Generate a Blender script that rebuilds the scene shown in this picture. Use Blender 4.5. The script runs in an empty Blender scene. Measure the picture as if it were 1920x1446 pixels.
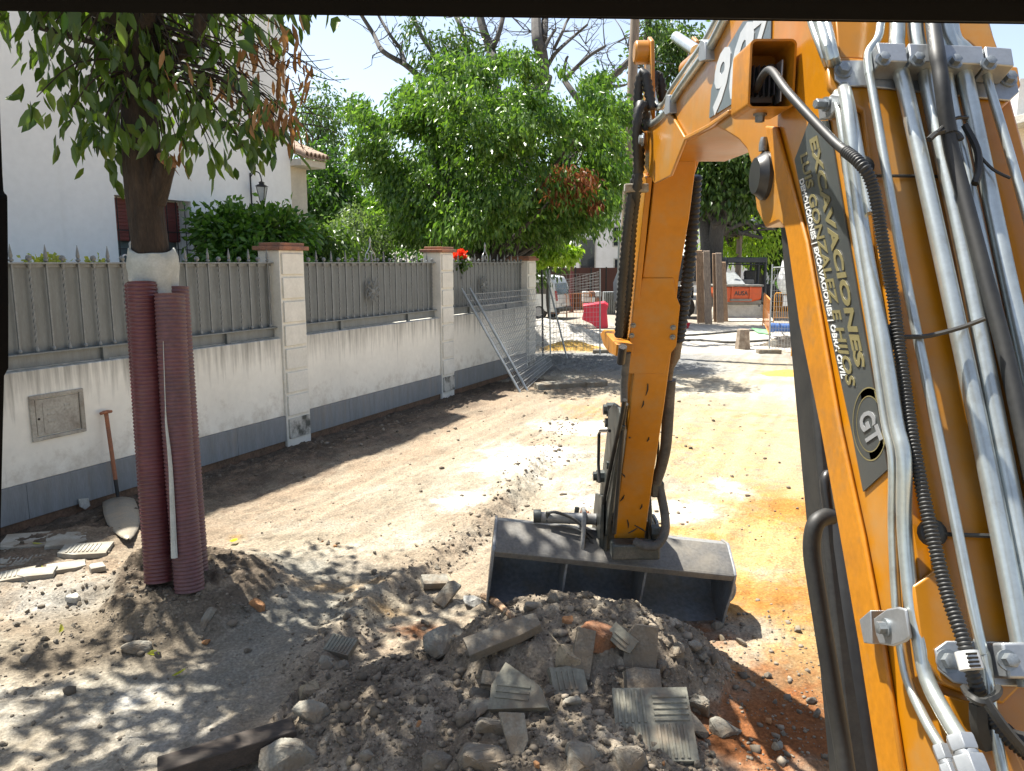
import bpy, bmesh, math, random
import numpy as np
from mathutils import Vector, Matrix, Quaternion

random.seed(7)
RNG = np.random.default_rng(11)
PI = math.pi
R = math.radians
C = bpy.context.scene.collection
SC = bpy.context.scene

# ------------------------------------------------------------------ camera
F, H, TH = 1444.0, 2.4, R(9.08)            # focal length in photo pixels, eye height, downward pitch
cd = bpy.data.cameras.new('camera'); cam = bpy.data.objects.new('camera', cd); C.objects.link(cam)
cd.sensor_fit = 'HORIZONTAL'; cd.sensor_width = 36.0; cd.lens = F / 1920 * 36
cd.clip_start = 0.05; cd.clip_end = 2000
cam.location = (0, 0, H); cam.rotation_euler = (PI/2 - TH, 0, 0)
SC.camera = cam

# ------------------------------------------------------------------ sky, sun, exposure
SUN_EL, SUN_AZ = R(63.5), math.atan2(-.74, .67)      # azimuth from +Y towards +X
world = bpy.data.worlds.new('World'); SC.world = world; world.use_nodes = True
wn = world.node_tree
sky = wn.nodes.new('ShaderNodeTexSky'); sky.sky_type = 'NISHITA'; sky.sun_disc = False
sky.sun_elevation = SUN_EL; sky.sun_rotation = SUN_AZ
sky.air_density = 1.0; sky.dust_density = 1.0; sky.ozone_density = 1.0
bg = wn.nodes['Background']; bg.inputs['Strength'].default_value = 0.08
hs = wn.nodes.new('ShaderNodeHueSaturation'); hs.inputs['Saturation'].default_value = .74
wn.links.new(sky.outputs[0], hs.inputs['Color']); wn.links.new(hs.outputs[0], bg.inputs['Color'])
sl = bpy.data.lights.new('sun', 'SUN'); sl.energy = 5.0; sl.angle = R(0.53); sl.color = (1, .95, .86)
so = bpy.data.objects.new('sun', sl); C.objects.link(so)
S = Vector((math.sin(SUN_AZ)*math.cos(SUN_EL), math.cos(SUN_AZ)*math.cos(SUN_EL), math.sin(SUN_EL)))
so.rotation_euler = (-S).to_track_quat('-Z', 'Y').to_euler(); so.location = S*50
SC.view_settings.view_transform = 'Standard'; SC.view_settings.look = 'None'
SC.view_settings.exposure = 1.5; SC.view_settings.gamma = 1
SC.cycles.max_bounces = 8; SC.cycles.transparent_max_bounces = 12
SC.cycles.caustics_reflective = False; SC.cycles.caustics_refractive = False
SC.cycles.sample_clamp_indirect = 6

# ------------------------------------------------------------------ photo pixel -> place
CT, ST = math.cos(TH), math.sin(TH)
def ray(px, py):
    cx, cy = (px-960)/F, (723-py)/F
    return Vector((cx, CT + ST*cy, -ST + CT*cy))
ORI = Vector((0, 0, H))
def P(px, py, d): return ORI + ray(px, py)*d
def PY(px, py, Y): r = ray(px, py); return ORI + r*(Y/r.y)
def PX(px, py, X): r = ray(px, py); return ORI + r*(X/r.x)
def G(px, py, z=0.0): r = ray(px, py); return ORI + r*((z-H)/r.z)
W0 = Vector((-3.03, 10.3, 0)); U = Vector((.4195, .9078, 0)); N = Vector((.9078, -.4195, 0))
def W(s, d, z): return W0 + U*s + N*d + Vector((0, 0, z))
def PW(px, py, d=0.0):                      # on the plane parallel to the garden wall
    r = ray(px, py); o = ORI - W0
    return ORI + r*((d - o.dot(N))/r.dot(N))
def S_of(p): return (p - W0).dot(U)

# ------------------------------------------------------------------ mesh helpers
def catmull(pts, k=4):
    pts = [Vector(p) for p in pts]
    if len(pts) < 3 or k < 2: return pts
    out = []
    for i in range(len(pts)-1):
        p0 = pts[max(i-1, 0)]; p1 = pts[i]; p2 = pts[i+1]; p3 = pts[min(i+2, len(pts)-1)]
        for j in range(k):
            t = j/k
            out.append(.5*((2*p1) + (p2-p0)*t + (2*p0-5*p1+4*p2-p3)*t*t + (3*p1-p0-3*p2+p3)*t**3))
    out.append(pts[-1]); return out

class MB:
    def __init__(s): s.v = []; s.f = []
    def add(s, vs, fs):
        b = len(s.v); s.v += [Vector(v) for v in vs]; s.f += [tuple(i+b for i in f) for f in fs]; return s
    def box(s, c, size, rot=None):
        x, y, z = size[0]/2, size[1]/2, size[2]/2
        vs = [Vector(q) for q in ((-x,-y,-z),(x,-y,-z),(x,y,-z),(-x,y,-z),(-x,-y,z),(x,-y,z),(x,y,z),(-x,y,z))]
        if rot is not None: vs = [rot @ v for v in vs]
        c = Vector(c)
        return s.add([v+c for v in vs], [(0,3,2,1),(4,5,6,7),(0,1,5,4),(1,2,6,5),(2,3,7,6),(3,0,4,7)])
    def hexa(s, v8):
        return s.add(v8, [(0,3,2,1),(4,5,6,7),(0,1,5,4),(1,2,6,5),(2,3,7,6),(3,0,4,7)])
    def wbox(s, s0, s1, d0, d1, z0, z1):     # box in wall coordinates
        return s.hexa([W(s0,d0,z0),W(s1,d0,z0),W(s1,d1,z0),W(s0,d1,z0),W(s0,d0,z1),W(s1,d0,z1),W(s1,d1,z1),W(s0,d1,z1)])
    def tube(s, pts, r, n=10, caps=True, k=1):
        pts = catmull(pts, k) if k > 1 else [Vector(p) for p in pts]
        m = len(pts)
        if hasattr(r, '__len__'):
            rr = list(r)
            if len(rr) != m: rr = list(np.interp(np.linspace(0, 1, m), np.linspace(0, 1, len(rr)), rr))
        else: rr = [r]*m
        t = [(pts[min(i+1, m-1)]-pts[max(i-1, 0)]).normalized() for i in range(m)]
        a = t[0].orthogonal().normalized(); b0 = len(s.v)
        for i in range(m):
            a = (a - t[i]*a.dot(t[i]));
            a = a.normalized() if a.length > 1e-6 else t[i].orthogonal().normalized()
            b = t[i].cross(a)
            for j in range(n):
                an = 2*PI*j/n
                s.v.append(pts[i] + (a*math.cos(an)+b*math.sin(an))*rr[i])
        for i in range(m-1):
            for j in range(n):
                q = b0+i*n+j; w = b0+i*n+(j+1) % n
                s.f.append((q, w, w+n, q+n))
        if caps:
            s.f.append(tuple(b0+j for j in reversed(range(n)))); s.f.append(tuple(b0+(m-1)*n+j for j in range(n)))
        return s
    def cyl(s, p0, p1, r, n=12, r1=None): return s.tube([p0, p1], [r, r if r1 is None else r1], n)
    def prism(s, pts, off):
        off = Vector(off); n = len(pts); pts = [Vector(p) for p in pts]
        s.add(pts+[p+off for p in pts], [tuple(reversed(range(n))), tuple(range(n, 2*n))] + [(i, (i+1) % n, (i+1) % n+n, i+n) for i in range(n)])
        return s
    def lathe(s, prof, c, axis=(0,0,1), n=12):
        ax = Vector(axis).normalized(); a = ax.orthogonal().normalized(); b = ax.cross(a); c = Vector(c); b0 = len(s.v)
        for r, z in prof:
            for j in range(n):
                an = 2*PI*j/n; s.v.append(c + ax*z + (a*math.cos(an)+b*math.sin(an))*r)
        for i in range(len(prof)-1):
            for j in range(n):
                q = b0+i*n+j; w = b0+i*n+(j+1) % n; s.f.append((q, w, w+n, q+n))
        s.f.append(tuple(b0+j for j in reversed(range(n)))); s.f.append(tuple(b0+(len(prof)-1)*n+j for j in range(n)))
        return s
    def bolt(s, c, axis, r, h):               # washer and hex head
        ax = Vector(axis).normalized()
        s.lathe([(r*1.45, 0), (r*1.45, h*.25)], c, ax, 16); s.lathe([(r, h*.25), (r, h*.95), (r*.85, h)], c, ax, 6); return s
    def build(s, name, m, parent=None, smooth=38, bevel=0, origin=None, seg=2):
        me = bpy.data.meshes.new(name); off = Vector((0, 0, 0))
        if parent is not None:
            q = parent
            while q is not None: off = off + q.location; q = q.parent
        elif origin is not None: off = Vector(origin)
        me.from_pydata([v-off for v in s.v], [], s.f)
        bm = bmesh.new(); bm.from_mesh(me); bmesh.ops.recalc_face_normals(bm, faces=bm.faces); bm.to_mesh(me); bm.free()
        if smooth:
            me.polygons.foreach_set('use_smooth', [True]*len(me.polygons)); me.set_sharp_from_angle(angle=R(smooth))
        me.materials.append(m)
        o = bpy.data.objects.new(name, me); C.objects.link(o)
        if parent is not None: o.parent = parent
        elif origin is not None: o.location = origin
        if bevel:
            b = o.modifiers.new('bevel', 'BEVEL'); b.width = bevel; b.segments = seg; b.limit_method = 'ANGLE'; b.angle_limit = R(40); b.harden_normals = False
        return o

def tag(o, label=None, cat=None, group=None, kind=None):
    if label: o['label'] = label
    if cat: o['category'] = cat
    if group: o['group'] = group
    if kind: o['kind'] = kind
    return o
def thing(name, label, cat, loc=(0,0,0), rz=0, group=None):
    o = bpy.data.objects.new(name, None); C.objects.link(o); o.location = loc; o.rotation_euler = (0, 0, rz); o.empty_display_size = .2
    return tag(o, label, cat, group)
def dup(root, loc, rz=0, label=None):
    r = root.copy(); C.objects.link(r); r.location = loc; r.rotation_euler = (0, 0, rz)
    if label: r['label'] = label
    for ch in list(root.children):
        c = ch.copy(); C.objects.link(c); c.parent = r
        for g in ch.children:
            d = g.copy(); C.objects.link(d); d.parent = c
    return r
def text_geo(body, bold=0.0):
    cu = bpy.data.curves.new('lettering', 'FONT'); cu.body = body; cu.size = 1; cu.offset = bold; cu.extrude = .001; cu.resolution_u = 3
    o = bpy.data.objects.new('lettering', cu); C.objects.link(o)
    dg = bpy.context.evaluated_depsgraph_get(); dg.update()
    me = bpy.data.meshes.new_from_object(o.evaluated_get(dg))
    v = [tuple(q.co) for q in me.vertices]; f = [tuple(p.vertices) for p in me.polygons]
    bpy.data.objects.remove(o); bpy.data.curves.remove(cu); bpy.data.meshes.remove(me)
    return v, f
def lettering(body, p0, p1, up, nrm, m, parent, name='lettering', bold=.012, thick=.0015):
    """text from p0 to p1 along the baseline, cap height = vector up, facing nrm"""
    v, f = text_geo(body, bold); xs = [q[0] for q in v]; ys = [q[1] for q in v]
    x0, x1 = min(xs), max(xs); y1 = .70
    e = Vector(p1)-Vector(p0); up = Vector(up); nrm = Vector(nrm).normalized(); b = MB()
    b.add([Vector(p0) + e*((q[0]-x0)/(x1-x0)) + up*(q[1]/y1) + nrm*(thick if q[2] > 0 else 0) for q in v], f)
    return b.build(name, m, parent, smooth=0)

# ------------------------------------------------------------------ materials
def mat(name, c, c2=None, sc=6, rough=.7, metal=0, bump=0, bsc=60, con=(.35, .65), det=6, stretch=(1,1,1), coat=0, speck=.12, spec=.5, rough2=None, bdist=.01, dust=None):
    m = bpy.data.materials.new(name); m.use_nodes = True; t = m.node_tree; nd, lk = t.nodes, t.links
    b = nd['Principled BSDF']; b.inputs['Roughness'].default_value = rough; b.inputs['Metallic'].default_value = metal
    b.inputs['Specular IOR Level'].default_value = spec
    if coat: b.inputs['Coat Weight'].default_value = coat; b.inputs['Coat Roughness'].default_value = .15
    tc = nd.new('ShaderNodeTexCoord'); mp = nd.new('ShaderNodeMapping'); lk.new(tc.outputs['Object'], mp.inputs['Vector']); mp.inputs['Scale'].default_value = stretch
    c = tuple(c)+(1,); c2 = (tuple(c2)+(1,)) if c2 else tuple(q*.8 for q in c[:3])+(1,)
    n1 = nd.new('ShaderNodeTexNoise'); n1.inputs['Scale'].default_value = sc; n1.inputs['Detail'].default_value = det; n1.inputs['Roughness'].default_value = .6
    lk.new(mp.outputs[0], n1.inputs['Vector'])
    mr = nd.new('ShaderNodeMapRange'); mr.inputs[1].default_value = con[0]; mr.inputs[2].default_value = con[1]; lk.new(n1.outputs[0], mr.inputs[0])
    mx = nd.new('ShaderNodeMix'); mx.data_type = 'RGBA'; mx.inputs[6].default_value = c; mx.inputs[7].default_value = c2; lk.new(mr.outputs[0], mx.inputs[0])
    n2 = nd.new('ShaderNodeTexNoise'); n2.inputs['Scale'].default_value = sc*9; n2.inputs['Detail'].default_value = 4; lk.new(mp.outputs[0], n2.inputs['Vector'])
    m2 = nd.new('ShaderNodeMapRange'); m2.inputs[1].default_value = .3; m2.inputs[2].default_value = .7; m2.inputs[3].default_value = 1-speck; m2.inputs[4].default_value = 1+speck; lk.new(n2.outputs[0], m2.inputs[0])
    mu = nd.new('ShaderNodeVectorMath'); mu.operation = 'SCALE'; lk.new(mx.outputs[2], mu.inputs[0]); lk.new(m2.outputs[0], mu.inputs['Scale'])
    base_out = mu.outputs[0]
    if dust:
        n4 = nd.new('ShaderNodeTexNoise'); n4.inputs['Scale'].default_value = dust[1]; n4.inputs['Detail'].default_value = 9; n4.inputs['Roughness'].default_value = .68; lk.new(mp.outputs[0], n4.inputs['Vector'])
        m4 = nd.new('ShaderNodeMapRange'); m4.inputs[1].default_value = dust[2]; m4.inputs[2].default_value = dust[3]; m4.inputs[4].default_value = dust[4]; lk.new(n4.outputs[0], m4.inputs[0])
        x4 = nd.new('ShaderNodeMix'); x4.data_type = 'RGBA'; lk.new(m4.outputs[0], x4.inputs[0]); lk.new(base_out, x4.inputs[6]); x4.inputs[7].default_value = tuple(dust[0])+(1,); base_out = x4.outputs[2]
    lk.new(base_out, b.inputs['Base Color'])
    if rough2 is not None:
        mrr = nd.new('ShaderNodeMapRange'); mrr.inputs[3].default_value = rough; mrr.inputs[4].default_value = rough2; lk.new(mr.outputs[0], mrr.inputs[0]); lk.new(mrr.outputs[0], b.inputs['Roughness'])
    if bump:
        n3 = nd.new('ShaderNodeTexNoise'); n3.inputs['Scale'].default_value = bsc; n3.inputs['Detail'].default_value = 5; lk.new(mp.outputs[0], n3.inputs['Vector'])
        bp = nd.new('ShaderNodeBump'); bp.inputs['Strength'].default_value = bump; bp.inputs['Distance'].default_value = bdist; lk.new(n3.outputs[0], bp.inputs['Height']); lk.new(bp.outputs[0], b.inputs['Normal'])
    return m
def leafmat(name, dark, light, trans=.4, rough=.4, tcol=None):
    m = bpy.data.materials.new(name); m.use_nodes = True; t = m.node_tree; nd, lk = t.nodes, t.links
    b = nd['Principled BSDF']; b.inputs['Roughness'].default_value = rough; b.inputs['Specular IOR Level'].default_value = .4
    ge = nd.new('ShaderNodeNewGeometry')
    mx = nd.new('ShaderNodeMix'); mx.data_type = 'RGBA'; mx.inputs[6].default_value = tuple(dark)+(1,); mx.inputs[7].default_value = tuple(light)+(1,)
    lk.new(ge.outputs['Random Per Island'], mx.inputs[0]); lk.new(mx.outputs[2], b.inputs['Base Color'])
    tr = nd.new('ShaderNodeBsdfTranslucent'); mu = nd.new('ShaderNodeVectorMath'); mu.operation = 'MULTIPLY'; mu.inputs[1].default_value = tcol or (1.7, 1.9, .6)
    lk.new(mx.outputs[2], mu.inputs[0]); lk.new(mu.outputs[0], tr.inputs['Color'])
    ms = nd.new('ShaderNodeMixShader'); ms.inputs[0].default_value = trans
    lk.new(b.outputs[0], ms.inputs[1]); lk.new(tr.outputs[0], ms.inputs[2]); lk.new(ms.outputs[0], nd['Material Output'].inputs[0])
    return m
def glassmat(name, col=(.02,.025,.03), rough=.05): return mat(name, col, tuple(q*1.6 for q in col), 3, rough, 0, spec=.7, speck=0)

M = {}
M['orange'] = mat('machine_orange', (.43,.170,.002), (.375,.146,.004), 3, .33, bump=.05, bsc=9, coat=.25, con=(.4,.75), speck=.05, rough2=.45, dust=((.33,.20,.075), 4.5, .47, .72, .8))
M['orange_worn'] = mat('machine_orange_worn', (.42,.165,.004), (.30,.12,.012), 7, .42, bump=.06, bsc=25, con=(.5,.78), speck=.1, dust=((.20,.12,.05), 9, .52, .72, .7))
M['steel_pipe'] = mat('zinc_pipe', (.56,.60,.57), (.45,.48,.455), 14, .30, .75, con=(.4,.7), speck=.05, stretch=(1,1,1), bump=.03, bsc=90, dust=((.30,.27,.21), 16, .55, .75, .5))
M['zinc'] = mat('zinc_plate', (.36,.38,.40), (.30,.32,.335), 18, .45, .7, con=(.4,.7), speck=.05)
M['bolt'] = mat('bolt_grey', (.28,.31,.33), (.2,.22,.23), 40, .45, .6)
M['rubber'] = mat('black_rubber', (.011,.012,.013), (.024,.024,.022), 12, .55, speck=.2)
M['hose_dusty'] = mat('dusty_hose', (.04,.042,.042), (.10,.095,.085), 9, .7, speck=.2)
M['black_paint'] = mat('black_paint', (.015,.015,.016), (.03,.03,.03), 5, .35, speck=.1)
M['seal'] = mat('cab_black', (.0012,.0012,.0014), (.002,.002,.002), 8, .9, spec=.08)
M['bucket'] = mat('bucket_steel', (.22,.235,.25), (.21,.205,.19), 4, .42, .15, bump=.12, bsc=18, con=(.4,.62), speck=.2, rough2=.6, dust=((.26,.22,.16), 5, .50, .72, .7))
M['bucket_dirt'] = mat('bucket_dusty', (.10,.098,.095), (.15,.14,.12), 6, .6, .1, bump=.1, bsc=30, con=(.35,.65), speck=.2, dust=((.24,.21,.16), 4, .50, .74, .5))
M['link'] = mat('link_steel', (.045,.055,.055), (.10,.10,.09), 10, .5, .4, speck=.2)
M['decal_dark'] = mat('decal_dark', (.055,.062,.060), (.045,.05,.05), 5, .35, speck=.03)
M['decal_grey'] = mat('decal_grey', (.10,.125,.14), (.12,.14,.15), 5, .35, speck=.03)
M['gold'] = mat('gold_lettering', (.19,.165,.075), (.16,.14,.065), 8, .4, speck=.03)
M['white_letter'] = mat('white_lettering', (.62,.64,.64), (.55,.57,.57), 8, .45, speck=.03)
M['decal_silver'] = mat('decal_silver', (.24,.25,.26), (.20,.21,.22), 8, .4, speck=.03)
M['silver'] = mat('silver_lettering', (.48,.50,.52), (.42,.45,.47), 8, .4, speck=.03)
M['grey_metal'] = mat('painted_grey_iron', (.195,.212,.212), (.145,.155,.152), 4, .5, .1, bump=.04, bsc=30, con=(.35,.7), stretch=(3,3,.6), speck=.08)
M['grey_bar'] = mat('grey_iron_bar', (.22,.235,.24), (.16,.17,.17), 9, .45, .15, speck=.1)
M['plinth'] = mat('plinth_tile', (.215,.23,.245), (.175,.185,.19), 3, .6, bump=.06, bsc=20, stretch=(4,4,.5), speck=.1, dust=((.26,.20,.14), 1.2, .52, .75, .6))
M['terracotta'] = mat('terracotta', (.36,.16,.09), (.20,.11,.08), 6, .85, bump=.2, bsc=30, speck=.2)
M['house_white'] = mat('house_plaster', (.80,.82,.82), (.745,.77,.775), 1.2, .85, bump=.06, bsc=12, con=(.3,.7), speck=.03)
M['white_plain'] = mat('white_paint', (.74,.74,.73), (.66,.66,.64), 2, .8, speck=.04)
M['bark'] = mat('bark', (.013,.010,.008), (.045,.031,.021), 7, .95, bump=1, bsc=13, stretch=(1.5,1.5,.35), speck=.3, bdist=.03)
M['bark_pale'] = mat('bark_pale', (.16,.12,.085), (.09,.065,.045), 5, .95, bump=.6, bsc=14, stretch=(1.5,1.5,.3), speck=.25, bdist=.03)
M['bark_far'] = mat('bark_far', (.055,.05,.045), (.09,.08,.07), 3, .95, bump=.4, bsc=6, stretch=(1,1,.3), speck=.25)
M['deadwood'] = mat('dead_branch', (.10,.092,.085), (.065,.06,.055), 4, .95, speck=.25)
M['cutwood'] = mat('cut_wood', (.42,.22,.10), (.30,.15,.07), 9, .85, speck=.2, stretch=(1,1,.3))
M['cloth'] = mat('geotextile', (.46,.48,.45), (.36,.38,.35), 9, .95, bump=.25, bsc=22, speck=.08)
M['conduit'] = mat('red_conduit', (.115,.030,.036), (.085,.026,.030), 3, .42, con=(.35,.7), speck=.12, dust=((.16,.10,.085), 5, .52, .78, .4))
M['conduit_dusty'] = mat('dusty_red_conduit', (.14,.060,.066), (.105,.055,.06), 4, .6, con=(.35,.65), speck=.15, dust=((.18,.13,.11), 6, .50, .76, .45))
M['rust'] = mat('rusty_handle', (.34,.13,.06), (.22,.10,.06), 14, .8, speck=.25)
M['spade'] = mat('worn_spade', (.32,.30,.26), (.42,.36,.27), 8, .4, .5, speck=.2)
M['concrete'] = mat('concrete_chunk', (.25,.24,.20), (.15,.125,.095), 7, .95, bump=.6, bsc=35, speck=.2, bdist=.02, dust=((.19,.15,.105), 6, .44, .60, .85))
M['concrete_dark'] = mat('grimy_concrete', (.185,.17,.14), (.11,.092,.07), 7, .95, bump=.5, bsc=35, speck=.25, bdist=.02, dust=((.19,.15,.105), 5, .42, .58, .85))
M['concrete_pale'] = mat('pale_concrete', (.48,.47,.43), (.36,.35,.31), 9, .95, bump=.4, bsc=35, speck=.15, bdist=.02)
M['paver'] = mat('paver_tile', (.225,.22,.175), (.15,.135,.105), 6, .9, bump=.25, bsc=60, speck=.15, dust=((.20,.16,.115), 6, .50, .66, .8))
M['paver_pale'] = mat('pale_paver', (.32,.315,.275), (.25,.235,.195), 6, .9, bump=.25, bsc=60, speck=.12, dust=((.22,.18,.13), 4, .44, .66, .8))
M['clay_stone'] = mat('ochre_stone', (.42,.20,.075), (.30,.16,.08), 10, .9, bump=.4, bsc=30, speck=.2)
M['wood_dark'] = mat('dark_timber', (.035,.028,.022), (.06,.045,.035), 8, .85, bump=.3, bsc=25, stretch=(.3,3,3), speck=.25)
M['plank'] = mat('rough_plank', (.36,.235,.14), (.22,.14,.085), 4, .85, bump=.2, bsc=20, stretch=(5,5,.35), speck=.15)
M['plank_grey'] = mat('weathered_plank', (.27,.21,.155), (.17,.13,.10), 4, .85, bump=.2, bsc=20, stretch=(5,5,.35), speck=.15)
M['galv'] = mat('galvanised', (.40,.42,.42), (.30,.32,.32), 8, .45, .5, speck=.1)
M['mesh_wire'] = mat('mesh_wire', (.42,.43,.42), (.33,.33,.32), 8, .5, .4, speck=.1)
M['barrier_yellow'] = mat('barrier_yellow', (.72,.33,.03), (.62,.28,.03), 6, .5, speck=.08)
M['barrier_orange'] = mat('barrier_orange', (.70,.24,.05), (.60,.22,.05), 6, .5, speck=.08)
M['red_plastic'] = mat('red_plastic', (.55,.022,.045), (.45,.02,.04), 4, .45, speck=.05)
M['van_white'] = mat('van_white', (.68,.70,.70), (.60,.61,.60), 2, .3, coat=.4, speck=.03)
M['glass_dark'] = glassmat('dark_glass')
M['glass_pane'] = glassmat('window_glass', (.10,.13,.14))
M['red_lens'] = mat('red_lens', (.45,.02,.02), None, 5, .2)
M['tyre'] = mat('tyre', (.02,.02,.02), (.05,.045,.04), 6, .8)
M['rim'] = mat('rim', (.3,.3,.31), None, 6, .4, .6)
M['dump_orange'] = mat('dumper_orange', (.66,.10,.02), (.52,.10,.03), 5, .45, speck=.1)
M['dump_grey'] = mat('dumper_dusty_grey', (.16,.155,.14), (.26,.25,.22), 5, .7, speck=.15)
M['dump_blade'] = mat('dusty_blade', (.64,.60,.50), (.50,.46,.38), 4, .7, .2, speck=.12)
M['navy'] = mat('dark_blue_frame', (.014,.02,.028), (.03,.035,.04), 4, .5, speck=.1)
M['brown_wall'] = mat('brown_fence', (.085,.032,.026), (.065,.026,.022), 3, .8, stretch=(6,6,.4), speck=.15)
M['maroon'] = mat('maroon_post', (.16,.05,.05), None, 4, .8)
M['shutter'] = mat('red_shutter', (.18,.045,.04), (.14,.04,.035), 3, .6, stretch=(1,1,12), speck=.1)
M['iron'] = mat('black_iron', (.015,.016,.018), (.03,.03,.03), 9, .5, .3)
M['lamp_glass'] = mat('frosted_lamp_glass', (.50,.53,.54), (.4,.43,.44), 6, .3)
M['cream'] = mat('cream_stucco', (.62,.58,.50), (.5,.47,.41), 2, .85, speck=.05)
M['blue_pipe'] = mat('blue_pipe', (.05,.13,.36), (.04,.10,.28), 5, .4)
M['green_net'] = mat('green_net', (.10,.32,.14), (.2,.35,.2), 9, .9)
M['white_bag'] = mat('white_bag', (.70,.71,.70), (.55,.56,.56), 7, .7, bump=.5, bsc=7, bdist=.05)
M['lime'] = mat('lime_plastic', (.22,.55,.05), None, 5, .5)
M['stone_grey'] = mat('sacking', (.34,.28,.22), (.20,.15,.11), 7, .9, speck=.2)
M['cover'] = mat('meter_cover', (.40,.38,.33), (.24,.21,.17), 5, .8, bump=.2, bsc=18, con=(.4,.7), speck=.15)
M['petal'] = leafmat('petal', (.75,.03,.01), (.85,.10,.02), .35, .5, (1.3,1,1))

# white garden wall: vertical drip stains below the coping, a rough damp foot
def wall_mat(name, top, base=(.84,.815,.73)):
    m = mat(name, base, tuple(q*.88 for q in base), 1.4, .9, bump=.1, bsc=25, con=(.35,.7), speck=.03); t = m.node_tree; nd, lk = t.nodes, t.links
    b = nd['Principled BSDF']; src = b.inputs['Base Color'].links[0].from_socket
    g = nd.new('ShaderNodeNewGeometry'); sp = nd.new('ShaderNodeSeparateXYZ'); lk.new(g.outputs['Position'], sp.inputs[0])
    mp = nd.new('ShaderNodeMapping'); mp.inputs['Scale'].default_value = (9, 9, .55); lk.new(g.outputs['Position'], mp.inputs['Vector'])
    n = nd.new('ShaderNodeTexNoise'); n.inputs['Scale'].default_value = 1.6; n.inputs['Detail'].default_value = 5; n.inputs['Roughness'].default_value = .65; lk.new(mp.outputs[0], n.inputs['Vector'])
    # drip strength falls off from the top, over a length that varies along the wall
    dz = nd.new('ShaderNodeMath'); dz.operation = 'SUBTRACT'; dz.inputs[0].default_value = top; lk.new(sp.outputs[2], dz.inputs[1])
    fa = nd.new('ShaderNodeMapRange'); fa.inputs[1].default_value = 0; fa.inputs[2].default_value = .55; fa.inputs[3].default_value = .30; fa.inputs[4].default_value = -.10; lk.new(dz.outputs[0], fa.inputs[0])
    ad = nd.new('ShaderNodeMath'); ad.operation = 'ADD'; lk.new(n.outputs[0], ad.inputs[0]); lk.new(fa.outputs[0], ad.inputs[1])
    mr = nd.new('ShaderNodeMapRange'); mr.inputs[1].default_value = .54; mr.inputs[2].default_value = .92; mr.inputs[3].default_value = 0; mr.inputs[4].default_value = .70; lk.new(ad.outputs[0], mr.inputs[0])
    mx = nd.new('ShaderNodeMix'); mx.data_type = 'RGBA'; lk.new(mr.outputs[0], mx.inputs[0]); lk.new(src, mx.inputs[6]); mx.inputs[7].default_value = (.10,.092,.075,1)
    ns = nd.new('ShaderNodeTexNoise'); ns.inputs['Scale'].default_value = 5; ns.inputs['Detail'].default_value = 8; ns.inputs['Roughness'].default_value = .7; lk.new(g.outputs['Position'], ns.inputs['Vector'])
    fz = nd.new('ShaderNodeMapRange'); fz.inputs[1].default_value = .34; fz.inputs[2].default_value = 1.0; fz.inputs[3].default_value = .16; fz.inputs[4].default_value = -.12; lk.new(sp.outputs[2], fz.inputs[0])
    az = nd.new('ShaderNodeMath'); az.operation = 'ADD'; lk.new(ns.outputs[0], az.inputs[0]); lk.new(fz.outputs[0], az.inputs[1])
    mz = nd.new('ShaderNodeMapRange'); mz.inputs[1].default_value = .56; mz.inputs[2].default_value = .80; mz.inputs[4].default_value = .55; lk.new(az.outputs[0], mz.inputs[0])
    xz = nd.new('ShaderNodeMix'); xz.data_type = 'RGBA'; lk.new(mz.outputs[0], xz.inputs[0]); lk.new(mx.outputs[2], xz.inputs[6]); xz.inputs[7].default_value = (.42,.36,.28,1)
    lk.new(xz.outputs[2], b.inputs['Base Color']); return m
M['wall'] = wall_mat('stained_white_wall', 1.41)
M['quoin'] = mat('quoin_render', (.76,.74,.67), (.66,.64,.57), 3, .9, bump=.2, bsc=25, speck=.05)
M['quoin_dirty'] = mat('dirty_quoin', (.50,.48,.43), (.10,.10,.085), 5, .95, bump=.4, bsc=20, con=(.45,.62), speck=.1)
M['footing'] = mat('earth_footing', (.20,.12,.075), (.11,.075,.05), 5, .95, bump=.6, bsc=14, speck=.25, bdist=.03)

# ------------------------------------------------------------------ the ground
def _hash(ix, iy, seed):
    h = (ix.astype(np.int64)*374761393 + iy.astype(np.int64)*668265263 + seed*1442695041) & 0x7fffffff
    h = ((h ^ (h >> 13))*1274126177) & 0x7fffffff
    return ((h ^ (h >> 16)) & 0xffff)/65535.0
def vnoise(x, y, seed=0):
    ix, iy = np.floor(x), np.floor(y); fx, fy = x-ix, y-iy
    fx = fx*fx*(3-2*fx); fy = fy*fy*(3-2*fy)
    a = _hash(ix, iy, seed); b = _hash(ix+1, iy, seed); c = _hash(ix, iy+1, seed); d = _hash(ix+1, iy+1, seed)
    return (a*(1-fx)+b*fx)*(1-fy) + (c*(1-fx)+d*fx)*fy
def fbm(x, y, o=4, seed=0, g=.5):
    r = 0; a = 1; t = 0
    for i in range(o):
        r = r + a*vnoise(x*2**i+i*17.3, y*2**i-i*9.1, seed+i); t += a; a *= g
    return r/t
def sst(e0, e1, x):
    t = np.clip((x-e0)/(e1-e0), 0, 1); return t*t*(3-2*t)
RIDGE = [G(600,1250), G(700,1120), G(800,1060), G(880,1000), G(960,925), G(1010,860), G(1060,790)]
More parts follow.
